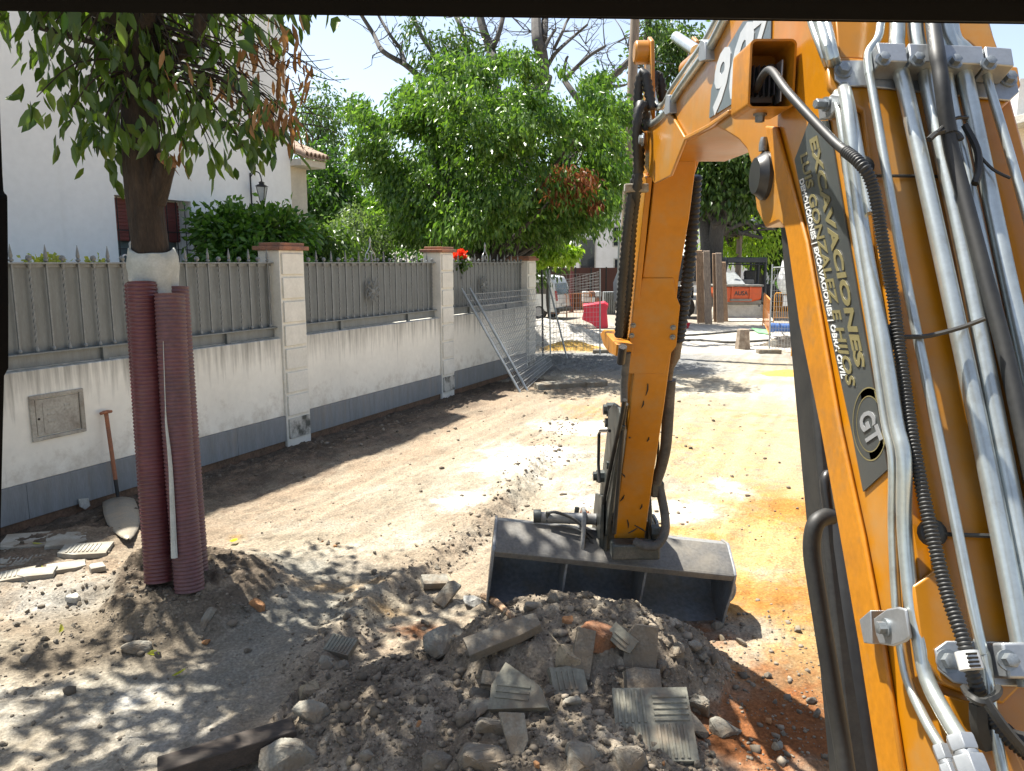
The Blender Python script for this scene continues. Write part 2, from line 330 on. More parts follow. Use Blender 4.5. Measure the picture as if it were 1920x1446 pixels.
def ridge_d(x, y):                           # signed distance to the rut line and progress along it
    best = np.full(x.shape, 1e9); sg = np.zeros(x.shape)
    for a, b in zip(RIDGE[:-1], RIDGE[1:]):
        ex, ey = b.x-a.x, b.y-a.y; L2 = ex*ex+ey*ey
        t = np.clip(((x-a.x)*ex+(y-a.y)*ey)/L2, 0, 1)
        dx, dy = x-(a.x+t*ex), y-(a.y+t*ey); d = np.hypot(dx, dy); s = np.sign(dx*ey-dy*ex)
        k = d < best; best = np.where(k, d, best); sg = np.where(k, s, sg)
    return best*sg
TREE = (-2.45, 5.40)
def piles(x, y):
    wx = x + .22*(fbm(x*1.7, y*1.7, 3, 41)-.5); wy = y + .22*(fbm(x*1.7, y*1.7, 3, 47)-.5)
    a = np.clip(1-((wx-.36)/.88)**2-((wy-4.22)/.62)**2, 0, 1)**.75*.37
    b = np.clip(1-((wx+.55)/.75)**2-((wy-3.75)/.75)**2, 0, 1)**.8*.16
    c = np.clip(1-((wx-.22)/.80)**2-((wy-3.35)/.75)**2, 0, 1)**.8*.20
    return np.maximum(np.maximum(a, b), c)
def mound(x, y):
    wx = x + .25*(fbm(x*2.2, y*2.2, 3, 51)-.5); wy = y + .25*(fbm(x*2.2, y*2.2, 3, 57)-.5)
    r = np.hypot((wx-TREE[0]-.10)*.95, (wy-TREE[1]+.16)*.95)
    r = r*np.where(x < TREE[0]-.15, 1.0+.5*sst(0, .4, TREE[0]-.15-x), 1.0)
    return .18*(1-sst(.26, .88, r))
def wall_sd(x, y):
    dx, dy = x-W0.x, y-W0.y
    return dx*U.x+dy*U.y, dx*N.x+dy*N.y
def smooth_h(x, y):
    s, d = wall_sd(x, y)
    h = -.13*(1-sst(.15, 1.0, d))*sst(-5.5, -4.2, s)*(1-sst(7.0, 8.5, s))
    h = h + .10*(1-sst(.75, 1.05, np.hypot((x+3.55)*.9, (y-5.75)*1.25)))*1.0
    rd = ridge_d(x, y); near = (y < 9.5)*(y > 3.6)
    h = h + near*(.045*np.exp(-((rd+.03)/.12)**2)*(.5+fbm(x*3, y*3, 2, 83)) - .06*sst(0, .22, rd)*(1-sst(.5, 1.4, rd)))
    h = h + .05*(1-sst(0, .8, np.hypot((x+2.9)*.8, y-4.6)))
    return h + piles(x, y) + mound(x, y)
def hgt(x, y):
    x = np.asarray(x, float); y = np.asarray(y, float)
    f = 1-sst(12, 30, y)*.75
    ws_, wd_ = wall_sd(x, y); h0 = .022*(fbm(ws_*.8, wd_*9+1.5*fbm(ws_*.7, wd_, 2, 91), 4, 93, .6)-.5)*sst(.3, 1.0, wd_)*sst(4.8, 6, y)
    p = np.clip(piles(x, y)*6, 0, 1); mo = np.clip(mound(x, y)*8, 0, 1)
    s, d = wall_sd(x, y); dk = (1-sst(.7, 1.6, d))*(d > -.5)
    h = smooth_h(x, y) + h0*f + f*(.055*(fbm(x*.9, y*.9, 4, 3)-.5) + .03*(fbm(x*4, y*4, 3, 7)-.5))
    rough = .013 + .012*np.exp(-(ridge_d(x, y)/.2)**2)*(y > 3.6)*(y < 9.5) + .026*p + .024*mo + .016*dk
    bl = np.abs(fbm(x*9, y*9, 3, 13)-.5)*2
    cl = sst(.56, .72, vnoise(x*16+3*fbm(x*3, y*3, 2, 5), y*16, 19))
    cl2 = sst(.58, .74, vnoise(x*34, y*34+2*fbm(x*5, y*5, 2, 6), 23))
    bl2 = 1-np.abs(fbm(x*22+2*bl, y*22, 3, 37)-.5)*2
    h = h + f*rough*(bl*1.5 + cl*.8*fbm(x*1.3, y*1.3, 2, 29)*1.2 + cl2*.22 + bl2*.9)
    return h
def gz(x, y): return float(hgt(np.array([x]), np.array([y]))[0])
def HIT(px, py, lift=0.0):
    r = ray(px, py); ts = np.linspace(2.5, 40, 6000); X = r.x*ts; Y = r.y*ts; Z = H + r.z*ts
    k = int(np.argmax(Z <= hgt(X, Y)+lift)); t = ts[k]
    return Vector((X[k], Y[k], Z[k]))

GR_Y = np.concatenate([np.linspace(-40, 1.6, 14)[:-1], np.arange(1.6, 3.0, .05), np.arange(3.0, 7.6, .016), np.arange(7.6, 12, .028), np.arange(12, 24, .08), np.geomspace(24, 900, 46)])
GR_X = np.concatenate([-np.geomspace(700, 5.6, 34)[:-1], np.arange(-5.6, 2.6, .0175), np.arange(2.6, 9, .07), np.geomspace(9, 700, 34)])
gx, gy = np.meshgrid(GR_X, GR_Y); gxf, gyf = gx.ravel(), gy.ravel(); gzv = hgt(gxf, gyf)
# soils: pale dust, tan earth, orange sand, red sand, dark earth, white lime, grey cement
def blob(px, py, rx, ry, pw=1.0):
    c = G(px, py); d = np.hypot((gxf-c.x)/rx, (gyf-c.y)/ry); d = d + .9*(fbm(gxf*2.6, gyf*2.6, 4, int(px) % 97)-.5)
    return np.clip(1.15-d, 0, 1)*pw
n1 = fbm(gxf*.7, gyf*.7, 5, 61); n2 = fbm(gxf*2.5, gyf*2.5, 4, 67); n3 = fbm(gxf*8, gyf*8, 3, 71); nf = fbm(gxf*26, gyf*26, 2, 73)
sw, dw = wall_sd(gxf, gyf)
col = np.zeros((gxf.size, 3)) + np.array([.46, .395, .295])
def lay(c, w):
    global col
    w = np.clip(w, 0, 1); w = np.clip(w + ((n3-.5)*1.5+(nf-.5)*1.1)*4*w*(1-w)*.55, 0, 1)[:, None]; col = col*(1-w) + np.array(c)*w
lay((.54, .49, .39), sst(.42, .62, n2*.6+n1*.4))                                   # pale dust
lay((.40, .315, .225), sst(.46, .60, n1)*.75*(1-sst(1.5, 3, gxf)))
lay((.37, .285, .20), (1-sst(1.6, 3.0, dw+(n1-.5)*1.6))*(dw > -1)*(sw > -5.3)*(sw < 6)*(.55+.45*sst(.4, .6, n2)))                # pinkish brown earth
lay((.30, .285, .24), blob(560,1080,.9,.45,.9)+blob(470,1200,.55,.45,.95)+blob(380,1290,.5,.35,.95)+blob(620,1150,.6,.3,.9))   # cement crust
lay((.42, .40, .35), blob(100,1140,.9,.45,.9)+blob(80,1340,.8,.4,.6)+blob(300,1380,.4,.3,.6))
osw = sst(.25, .75, (gxf-.80)*.75 + (n2-.5)*1.3 + (n1-.5)*1.0)*(1-.5*sst(7.0, 10, gyf+n1*2))*(1-sst(12, 16, gyf+n1*2))
lay((.56, .38, .155), osw*.9)                                                    # ochre sand
lay((.47, .215, .05), sst(.50, .68, n1*.55+n2*.45)*osw + blob(1490,960,.7,.8,1.0)+blob(1440,1120,.7,.5,.8))
lay((.30, .115, .04), blob(1430,1300,.8,.55,1)+blob(1250,1190,.5,.3,.9)+blob(1400,1400,.9,.4,1)+blob(780,1170,.22,.14,.9))
lay((.52, .40, .19), blob(1420,685,2.6,1.1,.8)+blob(1480,720,1.0,.5,.6)+blob(1330,860,.7,.8,.45)+blob(1260,1110,.3,.3,.6))
lay((.43, .25, .08), blob(1470,700,.9,.35,1)+blob(650,1100,.4,.12,.55)+blob(720,1140,.3,.12,.5)+blob(440,1015,.12,.12,.7))
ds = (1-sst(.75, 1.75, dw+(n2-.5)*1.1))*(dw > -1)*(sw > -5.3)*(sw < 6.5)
lay((.14, .108, .08), ds*.95)                                                   # dark trench earth, widened to paint the wall's shade strip into the soil
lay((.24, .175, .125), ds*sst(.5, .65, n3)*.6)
pl = sst(.02, .10, piles(gxf, gyf)+(n3-.5)*.05)
lay((.36, .30, .225), pl); lay((.50, .43, .33), pl*sst(.48, .66, n3)*.8); lay((.17, .135, .10), pl*sst(.52, .66, n2)*.6)
lay((.30, .125, .05), pl*np.clip(blob(1190,1180,.30,.16,1.2)+blob(900,1130,.14,.1,.6), 0, 1))
ml = sst(.02, .10, mound(gxf, gyf)+(n3-.5)*.04)
lay((.19, .15, .11), ml); lay((.34, .27, .19), ml*sst(.5, .68, n3)*.7)
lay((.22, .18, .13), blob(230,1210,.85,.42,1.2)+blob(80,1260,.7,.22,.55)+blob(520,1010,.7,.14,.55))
wh = blob(950,880,.55,.5,1.2)+blob(1010,850,.6,.5,1.2)+blob(1080,800,.7,.6,1.1)+blob(870,945,.3,.3,1)+blob(1120,930,.45,.45,1)+blob(1280,960,.5,.4,1)+blob(1340,690,1.2,.8,.9)+blob(1370,920,.3,.4,.8)+blob(260,1310,.16,.16,.8)
lay((.92, .88, .78), np.clip(wh*1.1, 0, 1)*.75)                                        # spilt lime
far = sst(15.5, 18, gyf+(n1-.5)*2)
lay((.26, .265, .265), far*(1-sst(20.0, 21, gyf+(n1-.5)*1.0))*(1-.5*sst(4, 6, gxf)))
lay((.62, .59, .53), sst(20.2, 21.5, gyf+(n1-.5)*1.5)*(1-.25*sst(.5, .62, n2)))
lay((.44, .39, .32), sst(27, 30, gyf+(n1-.5)*3))
lay((.48, .30, .05), blob(1075,655,1.3,1.0,1.1))
stk = fbm(sw*.8, dw*9, 4, 93, .6); col *= (.88+.24*sst(.35, .65, stk))[:, None]
col *= (.58 + .34*n3 + .14*(nf-.5))[:, None]
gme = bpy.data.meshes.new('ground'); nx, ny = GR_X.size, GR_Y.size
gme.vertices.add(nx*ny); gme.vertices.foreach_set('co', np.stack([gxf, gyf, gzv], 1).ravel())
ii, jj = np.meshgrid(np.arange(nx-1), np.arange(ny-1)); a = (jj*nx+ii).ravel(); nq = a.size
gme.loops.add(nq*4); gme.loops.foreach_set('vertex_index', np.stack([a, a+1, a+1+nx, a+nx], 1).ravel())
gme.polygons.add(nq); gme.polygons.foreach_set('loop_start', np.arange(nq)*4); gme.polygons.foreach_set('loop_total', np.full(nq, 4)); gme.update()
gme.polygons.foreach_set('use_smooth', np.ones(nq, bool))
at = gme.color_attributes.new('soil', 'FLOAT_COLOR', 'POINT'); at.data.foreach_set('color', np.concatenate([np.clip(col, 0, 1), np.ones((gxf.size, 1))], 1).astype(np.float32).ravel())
gm = bpy.data.materials.new('site_soil'); gm.use_nodes = True; t = gm.node_tree; nd, lk = t.nodes, t.links; b = nd['Principled BSDF']
b.inputs['Roughness'].default_value = .95; b.inputs['Specular IOR Level'].default_value = .2
va = nd.new('ShaderNodeAttribute'); va.attribute_name = 'soil'; tc = nd.new('ShaderNodeTexCoord')
na = nd.new('ShaderNodeTexNoise'); na.inputs['Scale'].default_value = 55; na.inputs['Detail'].default_value = 7; na.inputs['Roughness'].default_value = .72; lk.new(tc.outputs['Object'], na.inputs['Vector'])
ma = nd.new('ShaderNodeMapRange'); ma.inputs[1].default_value = .33; ma.inputs[2].default_value = .66; ma.inputs[3].default_value = .66; ma.inputs[4].default_value = 1.28; lk.new(na.outputs[0], ma.inputs[0])
vo = nd.new('ShaderNodeTexVoronoi'); vo.inputs['Scale'].default_value = 38; lk.new(tc.outputs['Object'], vo.inputs['Vector'])
vm = nd.new('ShaderNodeMapRange'); vm.inputs[1].default_value = .15; vm.inputs[2].default_value = .5; vm.inputs[3].default_value = 1.12; vm.inputs[4].default_value = .86; lk.new(vo.outputs['Distance'], vm.inputs[0])
ml_ = nd.new('ShaderNodeMath'); ml_.operation = 'MULTIPLY'; lk.new(ma.outputs[0], ml_.inputs[0]); lk.new(vm.outputs[0], ml_.inputs[1])
sc_ = nd.new('ShaderNodeVectorMath'); sc_.operation = 'SCALE'; lk.new(va.outputs['Color'], sc_.inputs[0]); lk.new(ml_.outputs[0], sc_.inputs['Scale']); lk.new(sc_.outputs[0], b.inputs['Base Color'])
hb = nd.new('ShaderNodeMath'); hb.operation = 'MULTIPLY_ADD'; hb.inputs[1].default_value = -.35; lk.new(vo.outputs['Distance'], hb.inputs[0]); lk.new(na.outputs[0], hb.inputs[2])
bp = nd.new('ShaderNodeBump'); bp.inputs['Strength'].default_value = .75; bp.inputs['Distance'].default_value = .022; lk.new(hb.outputs[0], bp.inputs['Height']); lk.new(bp.outputs[0], b.inputs['Normal'])
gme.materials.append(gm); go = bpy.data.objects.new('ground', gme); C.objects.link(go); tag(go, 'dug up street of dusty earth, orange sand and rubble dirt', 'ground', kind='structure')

# ------------------------------------------------------------------ the garden wall with its pillars
def quoin_pillar(parent, s0, s1, depth, ztop, zbot=-.14, cap='brick'):
    p = MB().wbox(s0, s1, -depth, .0, zbot, ztop).build('pillar', M['quoin'], parent, bevel=.008)
    nb = 8; hgt_ = (ztop-.02)/nb
    for i in range(nb):
        z0 = i*hgt_ + .02; m = M['quoin_dirty'] if i == 0 else M['quoin']
        MB().wbox(s0+.03, s1-.035, .0, .028, z0, z0+hgt_-.045).build('quoin', m, p, bevel=.006)
    c = MB().wbox(s0-.05, s1+.05, -depth-.05, .06, ztop, ztop+.055)
    c.wbox(s0+.0, s1-.0, -depth+.02, .02, ztop+.055, ztop+.10)
    c.build('cap', M['terracotta'], p, bevel=.008)
    return p
WALL = thing('boundary_wall', 'white plastered garden wall with grey tiled plinth and quoined pillars', 'wall', W(0, 0, 0))
SP = [(S_of(PW(533, 690)), S_of(PW(578, 690))), (S_of(PW(828, 640)), S_of(PW(851, 640))), (S_of(PW(989, 570)), S_of(PW(1004, 570)))]
ZT = [2.56, 2.58, 2.44]
SEG = [(-9.0, SP[0][0]), (SP[0][1], SP[1][0]), (SP[1][1], SP[2][0])]
for (s0, s1) in SEG:
    w_ = MB().wbox(s0, s1, -.30, -.03, .345, 1.40).build('wall_panel', M['wall'], WALL, bevel=.01)
    k = max(1, round((s1-s0)/.9))
    q = MB()
    for i in range(k):
        q.wbox(s0+(s1-s0)*i/k+.001, s0+(s1-s0)*(i+1)/k-.002, -.30, -.012, .0, .345)
    q.build('plinth', M['plinth'], WALL, bevel=.002)
    MB().wbox(s0, s1, -.31, -.04, -.35, -.001).build('footing', M['footing'], WALL)
for (s0, s1), zt, dp in zip(SP, ZT, (.36, .36, .5)): quoin_pillar(WALL, s0, s1, dp, zt)
# meter box door set in the left wall panel
mc = [PW(57, 765, -.012), PW(158, 746, -.012), PW(165, 823, -.012), PW(64, 851, -.012)]
ss = (S_of(PW(61, 800)), S_of(PW(162, 790))); zz = (.72, 1.16)
MC = thing('meter_cover', 'dirty cream meter box door set into the wall left of the spade', 'cover', W((ss[0]+ss[1])/2, -.03, zz[0]))
fr = MB(); a0, a1 = ss
fr.wbox(a0, a1, -.03, -.005, zz[1]-.035, zz[1]); fr.wbox(a0, a1, -.03, -.005, zz[0], zz[0]+.035)
fr.wbox(a0, a0+.045, -.03, -.005, zz[0]+.035, zz[1]-.035); fr.wbox(a1-.045, a1, -.03, -.005, zz[0]+.035, zz[1]-.035)
fr.build('frame', M['cover'], MC, bevel=.004)
dr = MB().wbox(a0+.055, a1-.055, -.03, -.014, zz[0]+.045, zz[1]-.045).build('door', M['cover'], MC, bevel=.004)
e = MB()
for k, (q0, q1) in enumerate(((.30, .46), (.62, .70), (.72, .80))):
    for z in ((.88, .90), (.95, .965), (1.0, 1.012)) if k == 0 else ((.97, .99), (1.01, 1.03)):
        e.wbox(a0+(a1-a0)*q0, a0+(a1-a0)*q1, -.014, -.009, z[0], z[1])
e.wbox(a0+(a1-a0)*.22, a0+(a1-a0)*.245, -.014, -.008, zz[0]+.07, zz[1]-.08)
e.build('embossed_mark', M['cover'], dr, bevel=.002)
MB().lathe([(.012, 0), (.012, .004), (.004, .006)], W(a0+(a1-a0)*.14, -.014, .93), N, 12).build('keyhole', M['iron'], dr)
# a flap of broken render hanging at the foot of the wall
ft = MB(); fp = [PW(x, y, .0) for x, y in ((146, 936), (164, 934), (167, 948), (158, 955), (149, 950))]
ft.prism(fp, N*.018); tag(ft.build('render_flake', M['concrete_pale'], smooth=0, origin=fp[4]), 'small white flake of broken render stuck on the plinth', 'flake')

# ------------------------------------------------------------------ iron railings on the wall
def twisted(z0, z1):
    b = MB(); n = 44; h = .0085; vs = []
    for i in range(n+1):
        z = z0+(z1-z0)*i/n; an = PI*2*3.2*i/n
        for k in range(4): q = an+k*PI/2; vs.append((h*1.5*math.cos(q), h*1.5*math.sin(q), z))
    fs = []
    for i in range(n):
        for k in range(4): fs.append((i*4+k, i*4+(k+1) % 4, i*4+4+(k+1) % 4, i*4+4+k))
    b.add(vs, fs); b.lathe([(.018, 0), (.02, .02), (.012, .04), (.012, .045)], (0, 0, z0)); b.lathe([(.012, 0), (.02, .03), (.018, .045)], (0, 0, z1-.045))
    b.lathe([(.008, 0), (.008, .03), (.022, .034), (.03, .055), (.022, .078), (.006, .085)], (0, 0, z1), n=12); return b
def plain(z0, z1):
    b = MB().box((0, 0, (z0+z1)/2), (.018, .018, z1-z0)); b.lathe([(.02, 0), (.022, .02), (.012, .04)], (0, 0, z0))
    b.lathe([(.009, 0), (.009, .02), (.02, .026), (.024, .04), (.012, .055), (.016, .062), (.019, .075), (.013, .12), (.002, .185)], (0, 0, z1), n=10); return b
bar_mesh = {}
for nm, fn in (('twist', twisted), ('plain', plain)):
    o = fn(1.555, 2.385).build('bar', M['grey_bar'], smooth=30); bar_mesh[nm] = o.data; bpy.data.objects.remove(o)
def scroll(b, s, d, z, w, h, turns=1.4):
    pts = []
    for i in range(40):
        q = i/39; an = q*turns*2*PI; r = w*(1-q*.75)
        pts.append(W(s+r*math.cos(an), d, z+r*math.sin(an)))
    b.tube(pts, .008, 6)
def railing(s0, s1, label, ornament=None, crest=None, sp=.165, ph=0):
    d = -.13; t = thing('iron_railing', label, 'railing', W((s0+s1)/2, d, 1.40), group='grey iron railings along the garden wall')
    MB().wbox(s0+.01, s1-.01, d-.045, d-.037, 1.53, 2.352).build('sheet', M['grey_metal'], t)
    MB().wbox(s0, s1, d-.03, d+.035, 2.385, 2.402).wbox(s0, s1, d-.028, d-.016, 2.352, 2.385).build('top_rail', M['grey_bar'], t, bevel=.002)
    MB().wbox(s0, s1, d-.04, d+.05, 1.535, 1.552).wbox(s0, s1, d-.03, d-.01, 1.412, 1.535).build('bottom_rail', M['grey_metal'], t, bevel=.002)
    k = max(2, int((s1-s0)/1.6))
    for i in range(k):
        q = s0+(s1-s0)*(i+.5)/k; MB().wbox(q-.03, q+.03, d-.01, d+.03, 1.395, 1.535).build('foot', M['grey_metal'], t)
    n = int((s1-s0)/sp); L = Vector(t.location)
    for i in range(n):
        s = s0+(s1-s0)*(i+.5)/n
        o = bpy.data.objects.new('bar', bar_mesh['twist' if (i+ph) % 2 else 'plain']); C.objects.link(o); o.parent = t
        q = W(s, d, 0)-L; o.location = q; o.rotation_euler = (0, 0, math.atan2(U.y, U.x))
    if ornament is not None:
        b = MB()
        for k in range(8):
            an = k*PI/4; c = (ornament+.12*math.cos(an), 1.95+.12*math.sin(an))
            scroll(b, c[0], d+.03, c[1], .055, .055)
            b.tube([W(ornament, d+.03, 1.95), W(ornament+.21*math.cos(an+PI/8), d+.035, 1.95+.25*math.sin(an+PI/8))], [.012, .004], 6)
        b.lathe([(.05, 0), (.045, .015), (.01, .025)], W(ornament, d+.02, 1.95), N, 12)
        b.build('rosette', M['grey_metal'], t)
    if crest is not None:
        b = MB()
        for sg in (-1, 1):
            b.tube([W(crest+sg*.13, d, 2.42), W(crest+sg*.12, d, 2.52), W(crest+sg*.03, d, 2.62), W(crest, d, 2.72)], .009, 6, k=4)
            b.tube([W(crest+sg*.13, d, 2.43), W(crest+sg*.05, d, 2.45), W(crest+sg*.04, d, 2.53), W(crest+sg*.09, d, 2.55)], .008, 6, k=4)
        b.lathe([(.01, 0), (.022, .03), (.004, .10)], W(crest, d, 2.70)); b.build('crest_scroll', M['zinc'], t)
    return t
r0 = railing(SEG[0][0]+.4, SEG[0][1], 'grey sheeted iron railing running behind the wrapped tree trunk', sp=.166)
cs = S_of(PW(228, 480, -.13)); b = MB(); dd = -.12
pts = [W(cs+.04+.055*math.cos(a_)*(1-.5*i/20), dd, 2.44+.055*math.sin(a_)*(1-.5*i/20)) for i, a_ in enumerate(np.linspace(0, -2*PI*1.2, 20))]
b.tube(list(reversed(pts))+[W(cs+.10, dd, 2.50), W(cs+.10, dd, 2.60), W(cs+.14, dd, 2.64)], .009, 6); b.build('crest_scroll', M['zinc'], r0)
m1 = (SEG[1][0]+SEG[1][1])/2; m2 = S_of(PW(905, 540, -.13))
railing(SEG[1][0], SEG[1][1], 'grey sheeted iron railing with round scroll rosette between first and second pillar', S_of(PW(697, 548, -.13)), S_of(PW(694, 480, -.13)), .163)
railing(SEG[2][0], SEG[2][1], 'grey sheeted iron railing with rosette behind the leaning mesh panel', m2, S_of(PW(909, 480, -.13)), .165)

# ------------------------------------------------------------------ the white house behind the wall
HD = -3.0
def HW(px, py, d=HD): return PW(px, py, d)
s_r = S_of(HW(546, 350)); s_l = -14.0
HOUSE = thing('white_house', 'tall white plastered house with red shuttered window behind the railing', 'house', W(s_r-3, HD, 0))
w0s, w1s = S_of(HW(219, 430)), S_of(HW(361, 430)); wz0, wz1 = 1.75, HW(290, 372).z
h = MB()
h.wbox(s_l, w0s, HD-.35, HD, 0, 9.5); h.wbox(w1s, s_r, HD-.35, HD, 0, 9.5); h.wbox(w0s, w1s, HD-.35, HD, wz1, 9.5); h.wbox(w0s, w1s, HD-.35, HD, 0, wz0)
h.wbox(s_l, s_r, HD-9, HD-.35, 0, 9.5)
h.build('wall', M['house_white'], HOUSE, smooth=0)
MB().wbox(s_l, S_of(HW(103, 300)), HD, HD+.035, 0, 9.4).build('wall_projection', M['house_white'], HOUSE, smooth=0)
wn_ = MB().wbox(w0s, w1s, HD-.33, HD-.26, wz1-.05, wz1).wbox(w0s, w0s+.06, HD-.33, HD-.26, wz0, wz1-.05).wbox(w1s-.06, w1s, HD-.33, HD-.26, wz0, wz1-.05)
wn_.wbox((w0s+w1s)/2-.04, (w0s+w1s)/2+.04, HD-.33, HD-.26, wz0, wz1-.05)
wn_.wbox(w0s+.06, (w0s+w1s)/2-.04, HD-.33, HD-.26, wz0, wz0+.06); wn_.wbox((w0s+w1s)/2+.04, w1s-.06, HD-.33, HD-.26, wz0, wz0+.06)
WIN = wn_.build('window', M['white_plain'], HOUSE)
MB().wbox(w0s+.06, w1s-.06, HD-.345, HD-.32, wz0+.06, wz1-.05).build('pane', M['glass_pane'], WIN)
sh = MB()
for i in range(11): sh.wbox(w0s+.05, w1s-.05, HD-.25, HD-.225, wz1-.06-(i+1)*.052, wz1-.06-i*.052-.006)
sh.wbox(w0s+.05, w1s-.05, HD-.262, HD-.245, wz1-.65, wz1-.02)
sh.build('shutter', M['shutter'], WIN)
gr_ = MB()
for i in range(8):
    s = w0s+.08+(w1s-w0s-.16)*i/7; gr_.tube([W(s, HD-.06, wz0+.02), W(s, HD-.06, wz1-.02)], .008, 6)
for z in (wz0+.3, wz0+.85, wz1-.5): gr_.tube([W(w0s, HD-.06, z), W(w1s, HD-.06, z)], .008, 6)
gr_.build('window_grille', M['iron'], WIN)
# lower porch with a tiled eave beyond the house corner
dE = HD+.30; z_e = HW(575, 300, dE).z; e0 = s_r; e1 = S_of(HW(613, 300, dE)); pe = MB()
pe.wbox(e0, e1, HD-1.6, dE-.04, z_e-.10, z_e+.02); pe.wbox(e0, e1-.12, HD-1.6, HD-.12, 0, z_e-.10); po = pe.build('porch', M['cream'], HOUSE, smooth=0)
tl = MB(); nt = 6; tw_ = (e1-e0)/nt
for i in range(nt):
    for j in range(4):
        d0 = dE+.06-j*.34; z0 = z_e+.05+j*.14; ring = [(math.cos(PI*k/6)*tw_*.46, math.sin(PI*k/6)*.10) for k in range(7)]; s0 = e0+tw_*(i+.5)
        A = [W(s0+q[0], d0, z0+q[1]) for q in ring]; B = [W(s0+q[0]*.85, d0-.38, z0+.16+q[1]*.85) for q in ring]
        A2 = [W(s0+q[0]*.8, d0, z0+q[1]*.78) for q in ring]; B2 = [W(s0+q[0]*.68, d0-.38, z0+.16+q[1]*.66) for q in ring]
        vs = A+B+A2+B2; fs = []
        for k in range(6): fs += [(k, k+1, 8+k, 7+k), (14+k, 21+k, 22+k, 15+k), (k, 14+k, 15+k, k+1)]
        tl.add(vs, fs)
tl.prism([W(e0, dE, z_e+.025), W(e1, dE, z_e+.025), W(e1, dE-1.3, z_e+.56), W(e0, dE-1.3, z_e+.56)], (0, 0, .02))
tl.build('roof_tiles', mat('old_roof_tile', (.36,.27,.20), (.24,.17,.13), 6, .9, bump=.2, bsc=30, speck=.2), po, smooth=50)
# wall lantern
lp = HW(470, 358); ls, lz = S_of(lp), lp.z
LN = thing('wall_lantern', 'black wrought iron lantern with glass sides on the house wall', 'lantern', W(ls, HD, lz-.2))
c = W(ls+.02, HD+.24, 0); lz0 = HW(485, 372).z
def frus(b, cx, z0, r0, z1, r1, n=4):
    b.lathe([(r0, z0), (r1, z1)], (cx.x, cx.y, 0), n=n)
b = MB(); frus(b, c, lz0-.07, .045, lz0+.17, .10); b.build('lantern_glass', M['lamp_glass'], LN, smooth=0)
b = MB(); frus(b, c, lz0+.18, .135, lz0+.215, .07); frus(b, c, lz0+.215, .05, lz0+.25, .05); frus(b, c, lz0+.25, .065, lz0+.275, .01); b.build('roof', M['iron'], LN, smooth=0)
b = MB(); f4 = []
for k in range(4):
    a_ = k*PI/2; ax = Vector((0, 0, 1)).orthogonal().normalized(); bx = Vector((0, 0, 1)).cross(ax)
    dr_ = ax*math.cos(a_)+bx*math.sin(a_); b.tube([c+dr_*.048+Vector((0,0,lz0-.07)), c+dr_*.104+Vector((0,0,lz0+.17))], .007, 5)
b.lathe([(.055, lz0-.09), (.05, lz0-.07), (.03, lz0-.13), (.012, lz0-.18), (.02, lz0-.2)], (c.x, c.y, 0), n=8); b.build('frame', M['iron'], LN)
b = MB(); wl = W(ls, HD, 0)
zv = Vector((0, 0, 1))
b.tube([W(ls, HD+.01, lz0-.14), W(ls, HD+.01, lz0+.42)], .014, 6)
b.tube([W(ls, HD+.02, lz0+.36), W(ls+.01, HD+.10, lz0+.44), W(ls+.02, HD+.2, lz0+.41), c+zv*(lz0+.30), c+zv*(lz0+.27)], .011, 6, k=4)
b.tube([W(ls, HD+.02, lz0-.1), W(ls+.03, HD+.07, lz0-.16), W(ls+.06, HD+.11, lz0-.10), W(ls+.04, HD+.08, lz0-.06)], .009, 6, k=4)
b.build('bracket', M['iron'], LN)

# ------------------------------------------------------------------ the excavator: cab frame, boom, dipper, bucket
XL, XR = .66, 1.02
EX = thing('excavator', 'orange excavator boom and dipper with grey grading bucket lowered beside the dirt pile', 'excavator', (.84, 1.0, 0))
def B2(px, py, X=XL): q = PX(px, py, X); return (q.y, q.z)
def yz(pts, X): return [Vector((X, y, z)) for y, z in pts]
RD = Vector((0, .4817, .8763)); RN = Vector((0, -.8763, .4817)); RP0 = Vector((XL, 1.668, 2.771))
def RP(px, py, off=0.0):                     # on the rear face of the boom, lifted by off
    r = ray(px, py); o = RP0 + RN*off - ORI
    return ORI + r*(o.dot(RN)/r.dot(RN))
outline = [(.80, 1.20), (.859, 1.30), (1.264, 2.036), (1.668, 2.771), (1.745, 2.91), (1.82, 3.06), (1.93, 3.17), (2.08, 3.235), (2.24, 3.23), (2.45, 3.15),
           (2.678, 3.085), (3.2, 3.06), (3.80, 3.055), (3.86, 3.00), (3.80, 2.875), (3.3, 2.862), (2.60, 2.835), (2.477, 2.80), (2.327, 2.752), (2.244, 2.714),
           (2.177, 2.65), (2.16, 2.60), (2.13, 2.54), (2.05, 2.49), (1.95, 2.50), (1.87, 2.47), (1.704, 2.274), (1.551, 2.044), (1.409, 1.781), (1.246, 1.511), (1.10, 1.25), (.95, 1.15)]
BOOM = MB().prism(yz(outline, XL), (XR-XL, 0, 0)).build('boom', M['orange'], EX, smooth=25, bevel=.006)
# long folded side strip along the front edge of the left plate
strip = [(1441,236),(1462,238),(1520,452),(1548,610),(1582,800),(1626,1000),(1664,1200),(1706,1470),(1660,1470),(1618,1200),(1583,1000),(1546,800),(1506,605),(1484,452)]
MB().prism([PX(x, y, XL-.001) for x, y in strip], (-.011, 0, 0)).build('side_strip', M['orange_worn'], BOOM, smooth=25, bevel=.005)
# weld lip under the outer boom
lip = [(1220,296),(1300,258),(1335,240),(1372,214),(1372,206),(1335,232),(1300,250),(1220,289)]
MB().prism([PX(x, y, XL-.001) for x, y in lip], (-.012, 0, 0)).build('weld_lip', M['orange'], BOOM, bevel=.003)
